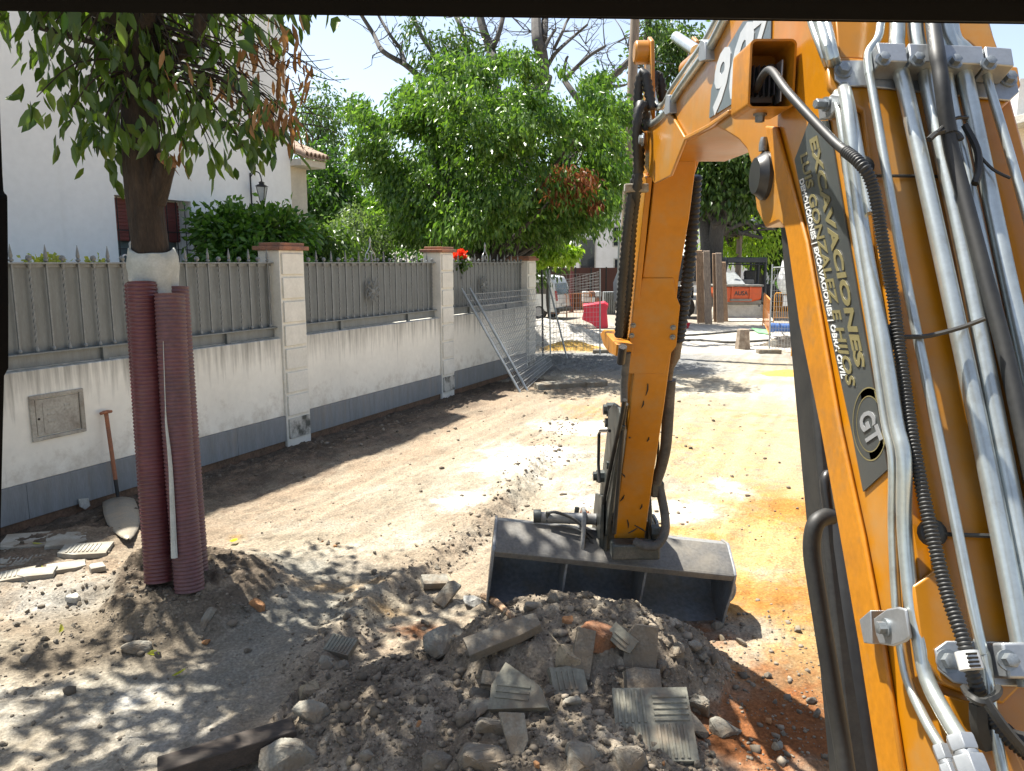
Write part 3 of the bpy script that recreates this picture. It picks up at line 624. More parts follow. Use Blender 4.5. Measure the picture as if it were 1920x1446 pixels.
# nose plates round the dipper pivot
nose = [(1218,234),(1262,212),(1290,260),(1262,330),(1232,345),(1212,312)]
MB().prism([PX(x, y, XL-.002) for x, y in nose], (-.012, 0, 0)).build('nose_plate', M['orange'], BOOM, bevel=.004)
# rear cover plate with its two ears under the pipe clamps
def rplate(name, px, off, th, m, parent, bevel=.004): return MB().prism([RP(x, y, off) for x, y in px], RN*th).build(name, m, parent, bevel=bevel)
rplate('rear_plate', [(1546,138),(1560,122),(1570,118),(1900,135),(1906,170),(1893,190),(1868,215),(1990,700),(2100,1250),(1990,1250),(1900,1290),(1870,1320),(1800,1300),(1753,1280),(1718,1225),(1702,1100),(1745,1072),(1733,1000),(1690,760),(1640,480),(1612,215),(1560,185),(1549,170)], .001, .016, M['orange'], BOOM)
rplate('upper_plate', [(1562,10),(1838,10),(1880,128),(1572,112)], .001, .006, M['orange'], BOOM)
rplate('lower_plate', [(1762,1300),(1830,1320),(1885,1380),(1930,1480),(1840,1480),(1790,1370)], .001, .012, M['orange'], BOOM)
# pipe clamps: base plate, three blocks on the upper one, bolts
CL = rplate('pipe_clamp', [(1562,128),(1575,117),(1620,117),(1880,132),(1903,152),(1908,176),(1890,192),(1868,190),(1620,165),(1580,165),(1564,152)], .018, .006, M['zinc'], BOOM, .002)
for q in ([(1623,101),(1675,103),(1680,137),(1630,135)], [(1680,103),(1815,108),(1820,141),(1685,137)], [(1819,108),(1868,112),(1873,145),(1824,141)]):
    rplate('clamp_block', [(x, y+14) for x, y in q], .024, .052, M['zinc'], CL, .003)
for x, y, o, rr in ((1580,134,.024,.0125), (1889,150,.024,.0125), (1654,112,.076,.0105), (1718,113,.076,.0105), (1788,117,.076,.0105), (1852,120,.076,.0105)):
    MB().bolt(RP(x, y+(0 if o < .05 else 2), o), RN, rr, .016).build('bolt', M['bolt'], CL)
CL2 = rplate('pipe_clamp', [(1750,1218),(1772,1202),(1800,1202),(1960,1205),(1985,1290),(1810,1285),(1785,1280),(1757,1257)], .018, .006, M['zinc'], BOOM, .002)
rplate('clamp_block', [(1846,1206),(1906,1206),(1922,1272),(1858,1272)], .024, .045, M['zinc'], CL2, .004)
rplate('clamp_block', [(1910,1206),(1985,1206),(2000,1272),(1926,1272)], .024, .045, M['zinc'], CL2, .004)
for x, y, o, rr in ((1776,1240,.024,.0125), (1887,1238,.069,.0105)): MB().bolt(RP(x, y, o), RN, rr, .018).build('bolt', M['bolt'], CL2)
# zinc pipes on the rear face
def rpipe(px, r, off, k=4, name='hydraulic_pipe', m='steel_pipe', n=14):
    o = [off]*len(px) if not hasattr(off, '__len__') else off
    return MB().tube([RP(x, y, q) for (x, y), q in zip(px, o)], r, n, k=k).build(name, M[m], BOOM)
rpipe([(1660,-40),(1652,40),(1646,72),(1628,100),(1630,140),(1634,160),(1690,480),(1762,830),(1832,1180),(1846,1230),(1853,1280),(1862,1350),(1886,1480)], .0085, .045)
rpipe([(1683,-40),(1682,60),(1681,85),(1690,140),(1700,180),(1771,500),(1840,820),(1915,1200),(1930,1290)], .0155, .045)
rpipe([(1712,-40),(1716,50),(1722,88),(1737,140),(1745,185),(1808,480),(1876,830),(1950,1200)], .0155, .045)
rpipe([(1752,-40),(1762,60),(1770,100),(1777,140),(1785,190),(1836,430),(1880,640),(1990,1200)], .0105, .040)
rpipe([(1770,-40),(1774,56),(1797,100),(1808,140),(1818,185),(1880,480),(1945,780),(2030,1200)], .0155, .045)
rpipe([(1783,-40),(1792,60),(1812,88),(1843,118),(1851,140),(1858,172),(1905,330),(1975,600),(2080,1100)], .0085, .045)
rpipe([(1740,-30),(1752,60),(1760,112),(1767,170),(1782,270),(1800,340),(1850,530),(1892,690),(1960,1000)], .0135, [.06,.075,.098,.095,.075,.068,.066,.066,.066], name='black_cable', m='rubber')
MB().tube([RP(1749,42,.082),RP(1756,100,.108),RP(1762,130,.108),RP(1768,172,.104),RP(1780,250,.082)], .014, 10, k=3).build('cable_tape', M['rubber'], BOOM)
def ztie(px, r, off, name='cable_tie'):
    o = [off]*len(px) if not hasattr(off, '__len__') else off
    return MB().tube([RP(x, y, q) for (x, y), q in zip(px, o)], r, 6, k=4).build(name, M['rubber'], BOOM)
ztie([(1742,262),(1756,250),(1775,246),(1795,252),(1802,262)], .006, .085); ztie([(1757,248),(1775,232),(1796,221),(1815,222)], .0035, .088)
ztie([(1809,235),(1832,280),(1835,320),(1828,345)], .007, .07); ztie([(1835,290),(1862,318),(1894,334)], .003, .07)
ztie([(1664,634),(1700,632),(1740,630),(1800,615),(1846,598)], .0045, [.05,.05,.062,.075,.085])
ztie([(1616,330),(1680,330),(1760,331)], .003, [.03,.025,.02]); ztie([(1745,1000),(1800,1003),(1905,1006)], .004, [.04,.03,.03])
# three pipes running down the left face
def lpipe(px, r, X, k=4):
    return MB().tube([PX(x, y, X if (y < 112 or y > 186) else XL+.05) for x, y in px], r, 14, k=k).build('hydraulic_pipe', M['steel_pipe'], BOOM)
lpipe([(1516,20),(1524,50),(1545,105),(1560,150),(1572,196),(1604,430),(1638,640),(1660,790),(1674,860),(1674,990),(1680,1120),(1688,1200),(1702,1275),(1735,1350),(1764,1400)], .0080, XL-.014)
lpipe([(1530,20),(1540,50),(1556,105),(1575,150),(1588,196),(1618,430),(1656,640),(1680,790),(1695,860),(1696,990),(1708,1120),(1724,1200),(1739,1275),(1775,1345),(1800,1385)], .0120, XL-.018)
lpipe([(1542,20),(1553,50),(1566,105),(1583,150),(1596,200),(1632,400)], .0080, XL-.009)
for (x, y, X, r, l) in ((1798, 1380, XL-.03, .019, 2), (1762, 1398, XL-.018, .012, 1)):
    a_ = PX(x, y, X); d_ = (PX(x+26, y+66, X)-a_).normalized()
    f_ = MB().lathe([(r, 0), (r*1.05, .004), (r*1.05, .018), (r, .022)], a_, d_, 6); f_.lathe([(r*.9, .022), (r*.9, .028)], a_, d_, 16)
    f_.lathe([(r*1.15, .028), (r*1.2, .032), (r*1.2, .054), (r*1.15, .058)], a_, d_, 6); f_.lathe([(r*1.0, .058), (r*1.1, .064), (r*1.1, .09)], a_, d_, 6)
    fo = f_.build('pipe_fitting', M['zinc'], BOOM, smooth=25, bevel=.001)
    MB().tube([a_+d_*.085, a_+d_*.14, a_+d_*.22], r*.75, 12).build('hose_end', M['rubber'], fo)
# saddle clamp on the left pipes
sd = MB().prism([PX(x, y, XL-.036) for x, y in ((1643,1160),(1668,1142),(1690,1138),(1704,1142),(1712,1196),(1703,1204),(1680,1212),(1655,1208),(1648,1190))], (-.006, 0, 0)).build('saddle_clamp', M['zinc'], BOOM, bevel=.003)
MB().prism([PX(x, y, XL-.002) for x, y in ((1646,1162),(1668,1144),(1672,1208),(1655,1206))], (-.034, 0, 0)).build('spacer', M['zinc'], sd, bevel=.002)
MB().bolt(PX(1663,1177,XL-.042), (-1,0,0), .0105, .016).build('bolt', M['bolt'], sd)
sd = MB().prism([PX(x, y, XL-.006) for x, y in ((1545,200),(1572,176),(1592,178),(1590,196),(1566,222),(1548,226))], (-.014, 0, 0)).build('saddle_clamp', M['zinc'], BOOM, bevel=.003)
MB().bolt(PX(1552,196,XL-.02), (-1,-.3,0), .010, .03).build('bolt', M['bolt'], sd)
# corrugated conduit from the work lamp down the rear face
cp = catmull([Vector(P(1418,168,1.80)), Vector(P(1432,140,1.73)), Vector(P(1448,134,1.66)), Vector(P(1480,176,1.55)), Vector(P(1560,262,1.42)), RP(1612,306,.15), RP(1637,352,.14), RP(1655,450,.11), RP(1675,560,.07), RP(1690,680,.05), RP(1716,850,.05), RP(1745,990,.05), RP(1775,1110,.055), RP(1806,1200,.07), RP(1826,1270,.075), RP(1848,1330,.05), RP(1885,1380,.05), RP(1960,1440,.06)], 10)
def resample(pts, step):
    L = [0]
    for a, b in zip(pts[:-1], pts[1:]): L.append(L[-1]+(b-a).length)
    n = int(L[-1]/step); out = []; j = 0
    for i in range(n+1):
        q = L[-1]*i/n
        while j < len(L)-2 and L[j+1] < q: j += 1
        out.append(pts[j].lerp(pts[j+1], (q-L[j])/max(1e-9, L[j+1]-L[j])))
    return out
fine = resample(cp, .0016); i0 = int(len(fine)*.33)
MB().tube(fine[:i0+1:5], .0088, 12).build('work_lamp_cable', M['rubber'], BOOM)
rr = [.0090 if (i//2) % 2 else .0110 for i in range(len(fine)-i0)]
CND = MB().tube(fine[i0:], rr, 12).build('corrugated_conduit', M['rubber'], BOOM, smooth=60)
for px in ((1662,636),(1742,1001),(1612,318)): MB().lathe([(.005, 0), (.022, .004), (.022, .016), (.012, .022)], RP(px[0], px[1], .018), RN, 14).build('clip', M['rubber'], CND)
a_ = RP(1812,1222,.088); b_ = RP(1822,1256,.092); MB().tube([a_, b_], .0165, 14).build('tag', M['white_letter'], CND)
for k in range(4):
    q = a_.lerp(b_, .12+.22*k); MB().box(q+RN*.0165+Vector((-.003, 0, 0)), (.016, .0015, .003), Matrix.Rotation(-.05, 3, 'Y')).build('tag_print', M['rubber'], CND)
ztie([(1808,1290),(1822,1308),(1842,1316),(1868,1304),(1872,1290)], .006, [.05,.09,.10,.09,.06]); ztie([(1846,1310),(1880,1360),(1925,1412),(1960,1440)], .007, [.10,.10,.09,.09]); 
ztie([(1836,1320),(1838,1360),(1852,1400)], .014, [.05,.04,.03], 'hose')
ztie([(1880,1366),(1905,1385),(1960,1392)], .012, [.03,.04,.05], 'hose')
# round decal disc and company decal on the left face
DEC = MB().prism([PX(x, y, XL-.001) for x, y in ((1492,300),(1519,228),(1556,226),(1590,430),(1626,640),(1654,800),(1667,880),(1621,922),(1600,812),(1566,655),(1536,520))], (-.003, 0, 0)).build('company_decal', M['decal_dark'], BOOM, smooth=0)
def side_text(body, a, b, up, m, bold=.012, X=XL-.0045):
    p0, p1 = PX(*a, X), PX(*b, X); u_ = PX(*up, X)-p0
    return lettering(body, p0, p1, u_, (-1, 0, 0), m, DEC, bold=bold)
side_text('EXCAVACIONES', (1519,262), (1606,688), (1532,254), M['gold'], .035)
side_text('LUIS GONZALEZ E HIJOS', (1501,292), (1589,722), (1513,285), M['gold'], .02)
side_text('DEMOLICIONES | EXCAVACIONES | OBRA CIVIL', (1500,338), (1579,710), (1507,334), M['white_letter'], .022)
lc = PX(1630,795,XL-.004)
def disc(px, r0, r1):   # ring in the decal plane
    vs = []; fs = []; n = 48; cy, cz = px.y, px.z
    for k in range(n):
        an = 2*PI*k/n
        for r in (r0, r1): vs.append((px.x, cy+r*math.cos(an), cz+r*math.sin(an)))
    for k in range(n): q = k*2; w = (k*2+2) % (2*n); fs.append((q, q+1, w+1, w))
    return MB().add(vs, fs)
rg = disc(lc, .052, .066).build('emblem_ring', M['gold'], DEC, smooth=0)
disc(lc+Vector((-.0006, 0, 0)), .0655, .068).build('emblem_edge', M['gold'], DEC, smooth=0); disc(lc+Vector((-.0006, 0, 0)), .050, .052).build('emblem_edge', M['gold'], DEC, smooth=0)
side_text('GT', (1610,782), (1630,840), (1634,764), M['decal_silver'], .03)
# machine number decal on the outer boom
DG = MB().prism([PX(x, y, XL-.001) for x, y in ((1331,222),(1335,168),(1352,112),(1395,40),(1448,36),(1446,120),(1440,150),(1395,182))], (-.003, 0, 0)).build('number_decal', M['decal_grey'], BOOM, smooth=0)
for ch, a, b, up in (('9', (1332,214), (1360,196), (1345,106)), ('0', (1362,192), (1400,166), (1381,66)), ('Z', (1404,128), (1440,104), (1410,42))):
    p0, p1 = PX(*a, XL-.0045), PX(*b, XL-.0045); lettering(ch, p0, p1, PX(*up, XL-.0045)-p0, (-1, 0, 0), M['silver'], DG, bold=.035)
# work lamp in its box on the left of the bend
bx0, bx1, by0, by1 = .545, .652, 1.862, 2.0
z0 = P(1440, 205, 1.79).z; z1 = P(1440, 80, 1.79).z
hb_ = MB(); t_ = .005
def rr_ring(w, h, r, n=5):
    o = []
    for cx, cz, a0 in ((w-r, h-r, 0), (-w+r, h-r, PI/2), (-w+r, -h+r, PI), (w-r, -h+r, 3*PI/2)):
        for k in range(n+1): an = a0+PI/2*k/n; o.append((cx+r*math.cos(an), cz+r*math.sin(an)))
    return o
cxm, czm = (bx0+bx1)/2, (z0+z1)/2; ow, oh = (bx1-bx0)/2, (z1-z0)/2
out = rr_ring(ow, oh, .014); inn = rr_ring(ow-t_, oh-t_, .010); n_ = len(out)
vs = [(cxm+x, by0, czm+z) for x, z in out]+[(cxm+x, by1, czm+z) for x, z in out]+[(cxm+x, by0, czm+z) for x, z in inn]+[(cxm+x, by1-.006, czm+z) for x, z in inn]
fs = []
for k in range(n_):
    j = (k+1) % n_; fs += [(k, j, n_+j, n_+k), (2*n_+k, 3*n_+k, 3*n_+j, 2*n_+j), (k, 2*n_+k, 2*n_+j, j)]
fs += [tuple(range(n_, 2*n_)), tuple(range(3*n_, 4*n_))]
LB = hb_.add(vs, fs).build('work_lamp_box', M['orange_worn'], EX, smooth=40)
lm = MB().box((cxm-.012, by0+.085, czm-.012), (.072, .05, .082))
for k in range(6): lm.box((cxm-.044+k*.0125, by0+.050, czm-.005), (.004, .03, .068))
lm.lathe([(.014, 0), (.014, .03), (.009, .036)], (cxm+.012, by0+.045, czm+.02), (0, 1, 0), 12); lm.build('lamp_body', M['black_paint'], LB, bevel=.003)
MB().box((cxm+.033, by0+.055, czm-.008), (.005, .05, .095)).build('lamp_bracket', M['zinc'], LB, bevel=.002)
MB().bolt((cxm-.005, by0+.06, z0), (0, 0, -1), .011, .02).build('bolt', M['bolt'], LB)
# black boss of the boom ram pin, and the boom ram below the boom
pc = PX(1436, 330, XL-.0)
PB = MB().lathe([(.062, 0), (.062, .010), (.050, .022), (.046, .030)], pc, (-1, 0, 0), 28).build('ram_pin', M['black_paint'], BOOM)
MB().lathe([(.012, 0), (.012, .02), (.008, .035)], pc+Vector((-.01, .0, .062)), (0, 0, 1), 10).build('grease_nipple', M['bolt'], PB)
RB = MB().tube([Vector((.84, 2.20, 2.55)), Vector((.84, 2.02, 2.10))], .04, 18).build('boom_ram', M['black_paint'], EX)
MB().tube([Vector((.84, 2.06, 2.22)), Vector((.84, 1.98, 2.02)), Vector((.84, 1.40, .65))], .073, 24).build('barrel', M['black_paint'], RB)
MB().prism([Vector((.765, y, z)) for y, z in ((2.18,2.56),(2.25,2.5),(1.98,1.85),(1.66,1.1),(1.45,.7),(1.33,.76),(1.56,1.2),(1.8,1.72),(1.98,2.2))], (.15, 0, 0)).build('ram_guard', M['rubber'], RB, bevel=.012)
MB().tube([P(1560,968,1.72), P(1545,970,1.71), P(1528,985,1.70), P(1522,1030,1.70), P(1531,1100,1.69), P(1560,1280,1.66), P(1580,1400,1.64), P(1600,1540,1.6)], .019, 12, k=5).build('ram_hose', M['rubber'], RB)
MB().tube([P(1553,890,1.74), P(1548,905,1.73), P(1556,968,1.72)], .013, 12, k=4).build('ram_pipe', M['black_paint'], RB)
# pipes along the top of the outer boom, ending in hoses that loop over to the dipper
for k, (px, r, X) in enumerate((([(1362,30),(1333,85),(1306,124),(1272,172),(1248,212),(1222,233),(1216,222),(1212,195)], .016, XL-.01), ([(1352,26),(1322,80),(1296,118),(1262,166),(1246,196),(1232,200),(1226,185),(1222,165)], .016, XL+.03), ([(1374,30),(1335,92),(1300,150),(1270,206),(1250,214),(1242,190)], .013, XL+.10), ([(1358,26),(1318,92),(1286,140),(1262,172)], .014, XL+.16))):
    MB().tube([PX(x, y, X) for x, y in px], r, 12, k=5).build('boom_pipe', M['steel_pipe'], BOOM)
for q in (((1313,74),(1321,78),(1323,112),(1312,116),(1308,110)), ((1249,178),(1254,178),(1255,212),(1248,216),(1244,210))):
    MB().prism([PX(x, y, XL-.03) for x, y in q], (.14, 0, 0)).build('pipe_bracket', M['zinc'], BOOM, bevel=.002)
MB().tube([PX(1420,20,.80), PX(1330,100,.82), PX(1290,130,.84)], .045, 18).build('dipper_ram', M['orange'], EX)
MB().tube([PX(1306,96,.84), PX(1268,70,.84)], .028, 18).build('dipper_ram_rod', M['steel_pipe'], EX)

# dipper arm
def DYZ(px, py, X): q = PX(px, py, X); return Vector((X, q.y, q.z))
DX0, DX1 = .69, .885
face = [DYZ(1230,300,DX0), DYZ(1219,411,DX0), DYZ(1204,521,DX0), DYZ(1196,640,DX0), DYZ(1186,760,DX0), DYZ(1172,900,DX0), DYZ(1162,1010,DX0)]
back = [Vector((DX0, 4.22, 2.78)), Vector((DX0, 4.36, 2.4)), Vector((DX0, 4.55, 1.97)), Vector((DX0, 4.70, 1.6)), Vector((DX0, 4.83, 1.1)), Vector((DX0, 4.88, .72))]
top_ = [Vector((DX0, 4.16, 2.98)), Vector((DX0, 3.84, 2.94))]
# the arm tapers in plan: 0.69..0.885 at the top, 0.655..0.84 at the bucket
poly = face + list(reversed(back)) + top_
def taper(p, side):
    q = min(1, max(0, (2.1-p.z)/1.4)); return Vector(((.69-.035*q) if side == 0 else (.885-.035*q), p.y, p.z))
A = [taper(p, 0) for p in poly]; B_ = [taper(p, 1) for p in poly]; n_ = len(poly)
DIP = MB().add(A+B_, [tuple(range(n_)), tuple(reversed(range(n_, 2*n_)))]+[(i, (i+1) % n_, n_+(i+1) % n_, n_+i) for i in range(n_)]).build('dipper', M['orange'], EX, smooth=25, bevel=.006)
# side flange strip with the widened middle plate
for X, sg in ((.652, 1),):
    fl = [(3.835, 2.81), (4.02, 2.42), (4.09, 2.27), (4.13, 2.20), (4.155, 2.14), (4.235, 1.95), (4.33, 1.74), (4.42, 1.52), (4.52, 1.52), (4.48, 1.8), (4.36, 2.2), (4.2, 2.6), (4.05, 2.85)]
    MB().prism([Vector((X, y+.012, z)) for y, z in fl], (.03 if X < .7 else .024, 0, 0)).build('side_flange', M['orange'], DIP, bevel=.004)
front = [(1189,572),(1196,556),(1204,521),(1262,521),(1268,556),(1275,573),(1272,600),(1268,648),(1256,664),(1246,700),(1176,700),(1180,640)]
FZ = [p.z for p in reversed(face)]; FY = [p.y for p in reversed(face)]
def on_front(px, py, off=0):                 # front face of the dipper
    r = ray(px, py); lo, hi = 2.5, 6.5
    for _ in range(40):
        m_ = (lo+hi)/2; q = ORI+r*m_
        if q.y < np.interp(q.z, FZ, FY)-off: lo = m_
        else: hi = m_
    return ORI+r*hi, Vector((0, -.91, -.41))
pts = [on_front(x, y, .002) for x, y in front]; nr = pts[0][1]
MP = MB().prism([p[0] for p in pts], nr*.005).build('front_plate', M['orange'], DIP, bevel=.003)
for x, y in ((1187,610),(1184,629),(1262,614),(1261,632)): MB().bolt(on_front(x, y, .006)[0], nr, .011, .014).build('bolt', M['bolt'], MP)
# scratches gouged through the paint
sc = MB()
for a, b in (((1215,720),(1211,742)),((1207,752),(1203,765)),((1179,820),(1182,822)),((1213,828),(1217,820)),((1166,888),(1172,896)),((1163,940),(1171,928)),((1176,975),(1178,990)),((1200,955),(1204,945)),((1190,985),(1215,1000)),((1178,1000),(1195,990))):
    pa, pb = [on_front(x, y, .003)[0] for x, y in (a, b)]
    sc.tube([pa, (pa+pb)/2+Vector((.004, 0, 0)), pb], [.003, .005, .002], 5)
sc.build('scratches', M['rubber'], DIP)
# top lugs: dipper ram lug and pivot boss
lug = [(4.10,3.45),(4.02,3.50),(3.94,3.46),(3.84,3.02),(3.80,2.92),(3.98,2.80),(4.1,3.1)]
MB().prism([Vector((.668, y, z)) for y, z in lug], (.022, 0, 0)).build('top_lug', M['orange'], DIP, bevel=.006)
MB().prism([Vector((.885, y, z)) for y, z in lug], (.022, 0, 0)).build('top_lug', M['orange'], DIP, bevel=.006)
MB().lathe([(.055, 0), (.055, .06), (.045, .068)], Vector((.668, 4.0, 3.42)), (-1, 0, 0), 24).build('ram_boss', M['orange'], DIP, bevel=.003)
MB().lathe([(.062, 0), (.062, .05), (.052, .056)], PX(1212,262,.655), (-1, 0, 0), 24).build('pivot_boss', M['orange'], DIP, bevel=.003)
MB().bolt(PX(1206,262,.60), (-1, 0, 0), .02, .02).build('pivot_bolt', M['bolt'], DIP)
MB().box(PX(1193,353,.60), (.115, .05, .04)).build('hose_guide', M['concrete'], DIP, bevel=.006)
# ribbed hoses down the left side
def ribbed(pts, r, m, parent, name='hydraulic_hose', step=.028, k=8, amp=.22):
    f = resample(catmull(pts, k), step/2); return MB().tube(f, [r*(1+amp) if (i//1) % 2 else r*(1-amp*.4) for i in range(len(f))], 10).build(name, m, parent, smooth=60)
ribbed([PX(1222,205,.655), PX(1216,170,.64), PX(1208,136,.62), PX(1198,160,.60), PX(1196,230,.60), PX(1200,300,.61), PX(1194,352,.60), PX(1186,420,.61), PX(1180,520,.62), PX(1172,600,.62), PX(1168,636,.625)], .0215, M['rubber'], DIP)
ribbed([PX(1214,245,.645), PX(1210,215,.63), PX(1202,196,.60), PX(1194,240,.58), PX(1196,320,.60), PX(1186,356,.585), PX(1176,430,.57), PX(1166,540,.57), PX(1160,632,.57)], .0215, M['rubber'], DIP)
ribbed([PX(1243,190,.76), PX(1240,160,.75), PX(1232,140,.73), PX(1224,165,.70), PX(1216,240,.66)], .022, M['rubber'], DIP)
MB().prism([PX(x, y, .64) for x, y in ((1152,626),(1160,618),(1172,632),(1188,646),(1186,668),(1172,662),(1160,648))], (-.09, 0, 0)).build('hose_bracket', M['orange_worn'], DIP, bevel=.004)
MB().tube([PX(1176,660,.61), PX(1170,720,.61), PX(1170,755,.61)], .020, 12).build('hose_cuff', M['hose_dusty'], DIP)
MB().tube([PX(1168,650,.57), PX(1164,680,.57)], .022, 12).build('hose_cuff', M['black_paint'], DIP)
for X, px in ((.585, ((1171,750),(1164,790),(1150,850),(1136,920),(1124,990),(1120,1010))), (.61, ((1174,758),(1168,800),(1160,900),(1152,1000)))):
    MB().tube([PX(x, y, X) for x, y in px], .012, 10, k=5).build('thin_hose', M['rubber'], DIP)
# hoses down the right side
def PXr(px, py, dpt): return P(px, py, dpt)
ribbed([P(1304,330,3.86), P(1300,400,3.96), P(1292,500,4.08), P(1284,560,4.18), P(1272,640,4.32)], .030, M['rubber'], DIP)
MB().tube([P(1271,636,4.34), P(1266,668,4.40), P(1258,690,4.44), P(1256,712,4.48)], [.028, .03, .018, .014], 10).build('hose_cuff', M['concrete_dark'], DIP)
MB().tube([P(1256,712,4.5), P(1253,760,4.56), P(1249,830,4.64), P(1242,870,4.72), P(1231,905,4.8)], [.035, .036, .034, .032, .03], 14, k=4).build('thick_hose', M['hose_dusty'], DIP)
MB().tube([P(1231,890,4.86), P(1240,930,4.85), P(1247,970,4.83), P(1246,1000,4.80), P(1232,1022,4.78), P(1212,1024,4.78), P(1190,1016,4.82)], .028, 14, k=5).build('thick_hose', M['hose_dusty'], DIP)
MB().tube([P(1229,816,4.72), P(1234,830,4.74), P(1232,870,4.78), P(1222,900,4.82)], .008, 8, k=4).build('thin_hose', M['rubber'], DIP)
MB().box(P(1231,915,4.88), (.08, .1, .10)).build('hose_block', M['link'], DIP, bevel=.01)
# bucket linkage and quick coupler on the left of the arm end
MB().prism([PX(x, y, .60) for x, y in ((1140,770),(1150,757),(1160,765),(1166,800),(1158,840),(1150,900),(1142,960),(1136,1005),(1118,1005),(1124,930),(1132,860),(1138,810))], (.022, 0, 0)).build('tipping_link', M['link'], EX, bevel=.004)
MB().prism([PX(x, y, .57) for x, y in ((1116,925),(1128,930),(1126,1010),(1108,1010))], (.02, 0, 0)).build('tipping_link', M['link'], EX, bevel=.003)
COUP = MB().box(Vector((.755, 4.93, .62)), (.36, .22, .22)).build('quick_coupler', M['link'], EX, bevel=.02)
MB().prism([Vector((.60, y, z)) for y, z in ((4.80,.52),(5.08,.52),(5.15,.72),(5.02,1.02),(4.90,1.0),(4.80,.8))], (.025, 0, 0)).build('coupler_plate', M['link'], COUP, bevel=.005)
MB().prism([Vector((.885, y, z)) for y, z in ((4.80,.52),(5.08,.52),(5.15,.72),(5.02,1.0),(4.90,.98),(4.80,.8))], (.025, 0, 0)).build('coupler_plate', M['link'], COUP, bevel=.005)
for x, y, X, r, l in ((1131,768,.575,.045,.09),(1134,793,.585,.040,.08),(1112,893,.53,.042,.12),(1137,872,.58,.035,.06)):
    MB().lathe([(r*.75, 0), (r*.75, .02), (r, .022), (r, l-.02), (r*.7, l)], PX(x, y, X), (1, 0, 0), 8).build('link_pin', M['link'], COUP, smooth=25)
MB().tube([PX(1143,808,.56), PX(1126,808,.54), PX(1123,814,.54), PX(1122,870,.54), PX(1124,905,.54)], .010, 8).build('lift_handle', M['black_paint'], COUP)
MB().lathe([(.05, 0), (.05, .05), (.035, .055), (.035, .08)], P(1220,997,4.93), (1, 0, 0), 8).build('link_pin', M['link'], COUP, smooth=25)
MB().box(P(1190,1030,4.86), (.30, .12, .10)).build('tilt_mount', M['link'], COUP, bevel=.012)

# tilted grading bucket
ROLL = R(6.3); BC = Vector((.664, 4.735, .482)); BW = 1.57
def bk(x, y, z):
    return BC + Vector((x*math.cos(ROLL)+z*math.sin(ROLL), y, -x*math.sin(ROLL)+z*math.cos(ROLL)))
prof = [(0, 0), (.03, .025), (.24, .118), (.36, .10), (.46, 0), (.50, -.12), (.47, -.24), (.40, -.33), (.28, -.385), (.12, -.425)]
inner = [(.012, -.022), (.10, -.02), (.24, .005), (.34, .0), (.43, -.05), (.475, -.13), (.448, -.225), (.385, -.31), (.28, -.365), (.10, -.412)]
n_ = len(prof); hw = BW/2; vs = []
for x in (-hw, hw):
    vs += [bk(x, *q) for q in prof] + [bk(x, *q) for q in inner]
fs = []
for i in range(n_-1):
    fs += [(i, i+1, 2*n_+i+1, 2*n_+i), (n_+i, 3*n_+i, 3*n_+i+1, n_+i+1)]
    fs += [(i, n_+i, n_+i+1, i+1), (2*n_+i, 2*n_+i+1, 3*n_+i+1, 3*n_+i)]
fs += [(0, 2*n_, 3*n_, n_), (n_-1, 2*n_-1, 4*n_-1, 3*n_-1)]
BUC = MB().add(vs, fs).build('bucket', M['bucket'], EX, smooth=30, bevel=.004)
for x in (-hw-.012, hw-.006):
    MB().prism([bk(x, *q) for q in [(-.008, .004), (.03, .035), (.24, .13), (.37, .11), (.475, 0), (.515, -.12), (.48, -.25), (.41, -.345), (.28, -.40), (.10, -.435), (.055, -.25), (.0, -.12)]], bk(.018, 0, 0)-bk(0, 0, 0)).build('side_plate', M['bucket'], BUC, bevel=.004)
for x in (-.31, .21):
    MB().prism([bk(x, *q) for q in [(.03, -.022), (.26, .0), (.36, -.03), (.44, -.14), (.42, -.25), (.36, -.325), (.26, -.365), (.11, -.405), (.055, -.20)]], bk(.014, 0, 0)-bk(0, 0, 0)).build('rib', M['bucket'], BUC)
MB().prism([bk(-hw+.006, *q) for q in [(.10, -.412), (.26, -.372), (.27, -.385), (.08, -.436)]], bk(BW-.012, 0, 0)-bk(0, 0, 0)).build('cutting_edge', M['bucket_dirt'], BUC, bevel=.002)
MB().prism([bk(-hw+.01, *q) for q in [(-.004, -.002), (.028, .029), (.236, .1225), (.236, .1195), (.03, .0268), (-.001, -.005)]], bk(BW-.02, 0, 0)-bk(0, 0, 0)).build('top_plate', M['bucket_dirt'], BUC)
MB().prism([bk(-hw+.006, *q) for q in [(-.012, -.004), (.004, .012), (.022, -.03), (.004, -.045)]], bk(BW-.012, 0, 0)-bk(0, 0, 0)).build('top_lip', M['bucket_dirt'], BUC, bevel=.004)
# welded ears, tilt ram, its springs and hoses on top of the bucket
for x in (-.22, .26): MB().prism([bk(x, *q) for q in [(.06, .04), (.42, .05), (.42, .17), (.30, .26), (.16, .26), (.08, .15)]], bk(.022, 0, 0)-bk(0, 0, 0)).build('ear', M['bucket'], BUC, bevel=.006)
MB().tube([bk(-.52, .27, .16), bk(-.12, .24, .20)], .038, 16).build('tilt_ram', M['bucket'], BUC)
MB().lathe([(.045, 0), (.045, .05)], bk(-.54, .27, .165), (1, 0, 0), 14).build('tilt_ram_end', M['link'], BUC)
MB().tube([bk(-.45, .24, .15), bk(-.45, .24, .215)], .013, 10).build('hose_fitting', M['link'], BUC)
MB().tube([bk(-.45, .24, .205), bk(-.40, .22, .225), bk(-.28, .2, .20), bk(-.18, .18, .13), bk(-.06, .15, .03)], .011, 8, k=6).build('tilt_hose', M['hose_dusty'], BUC)
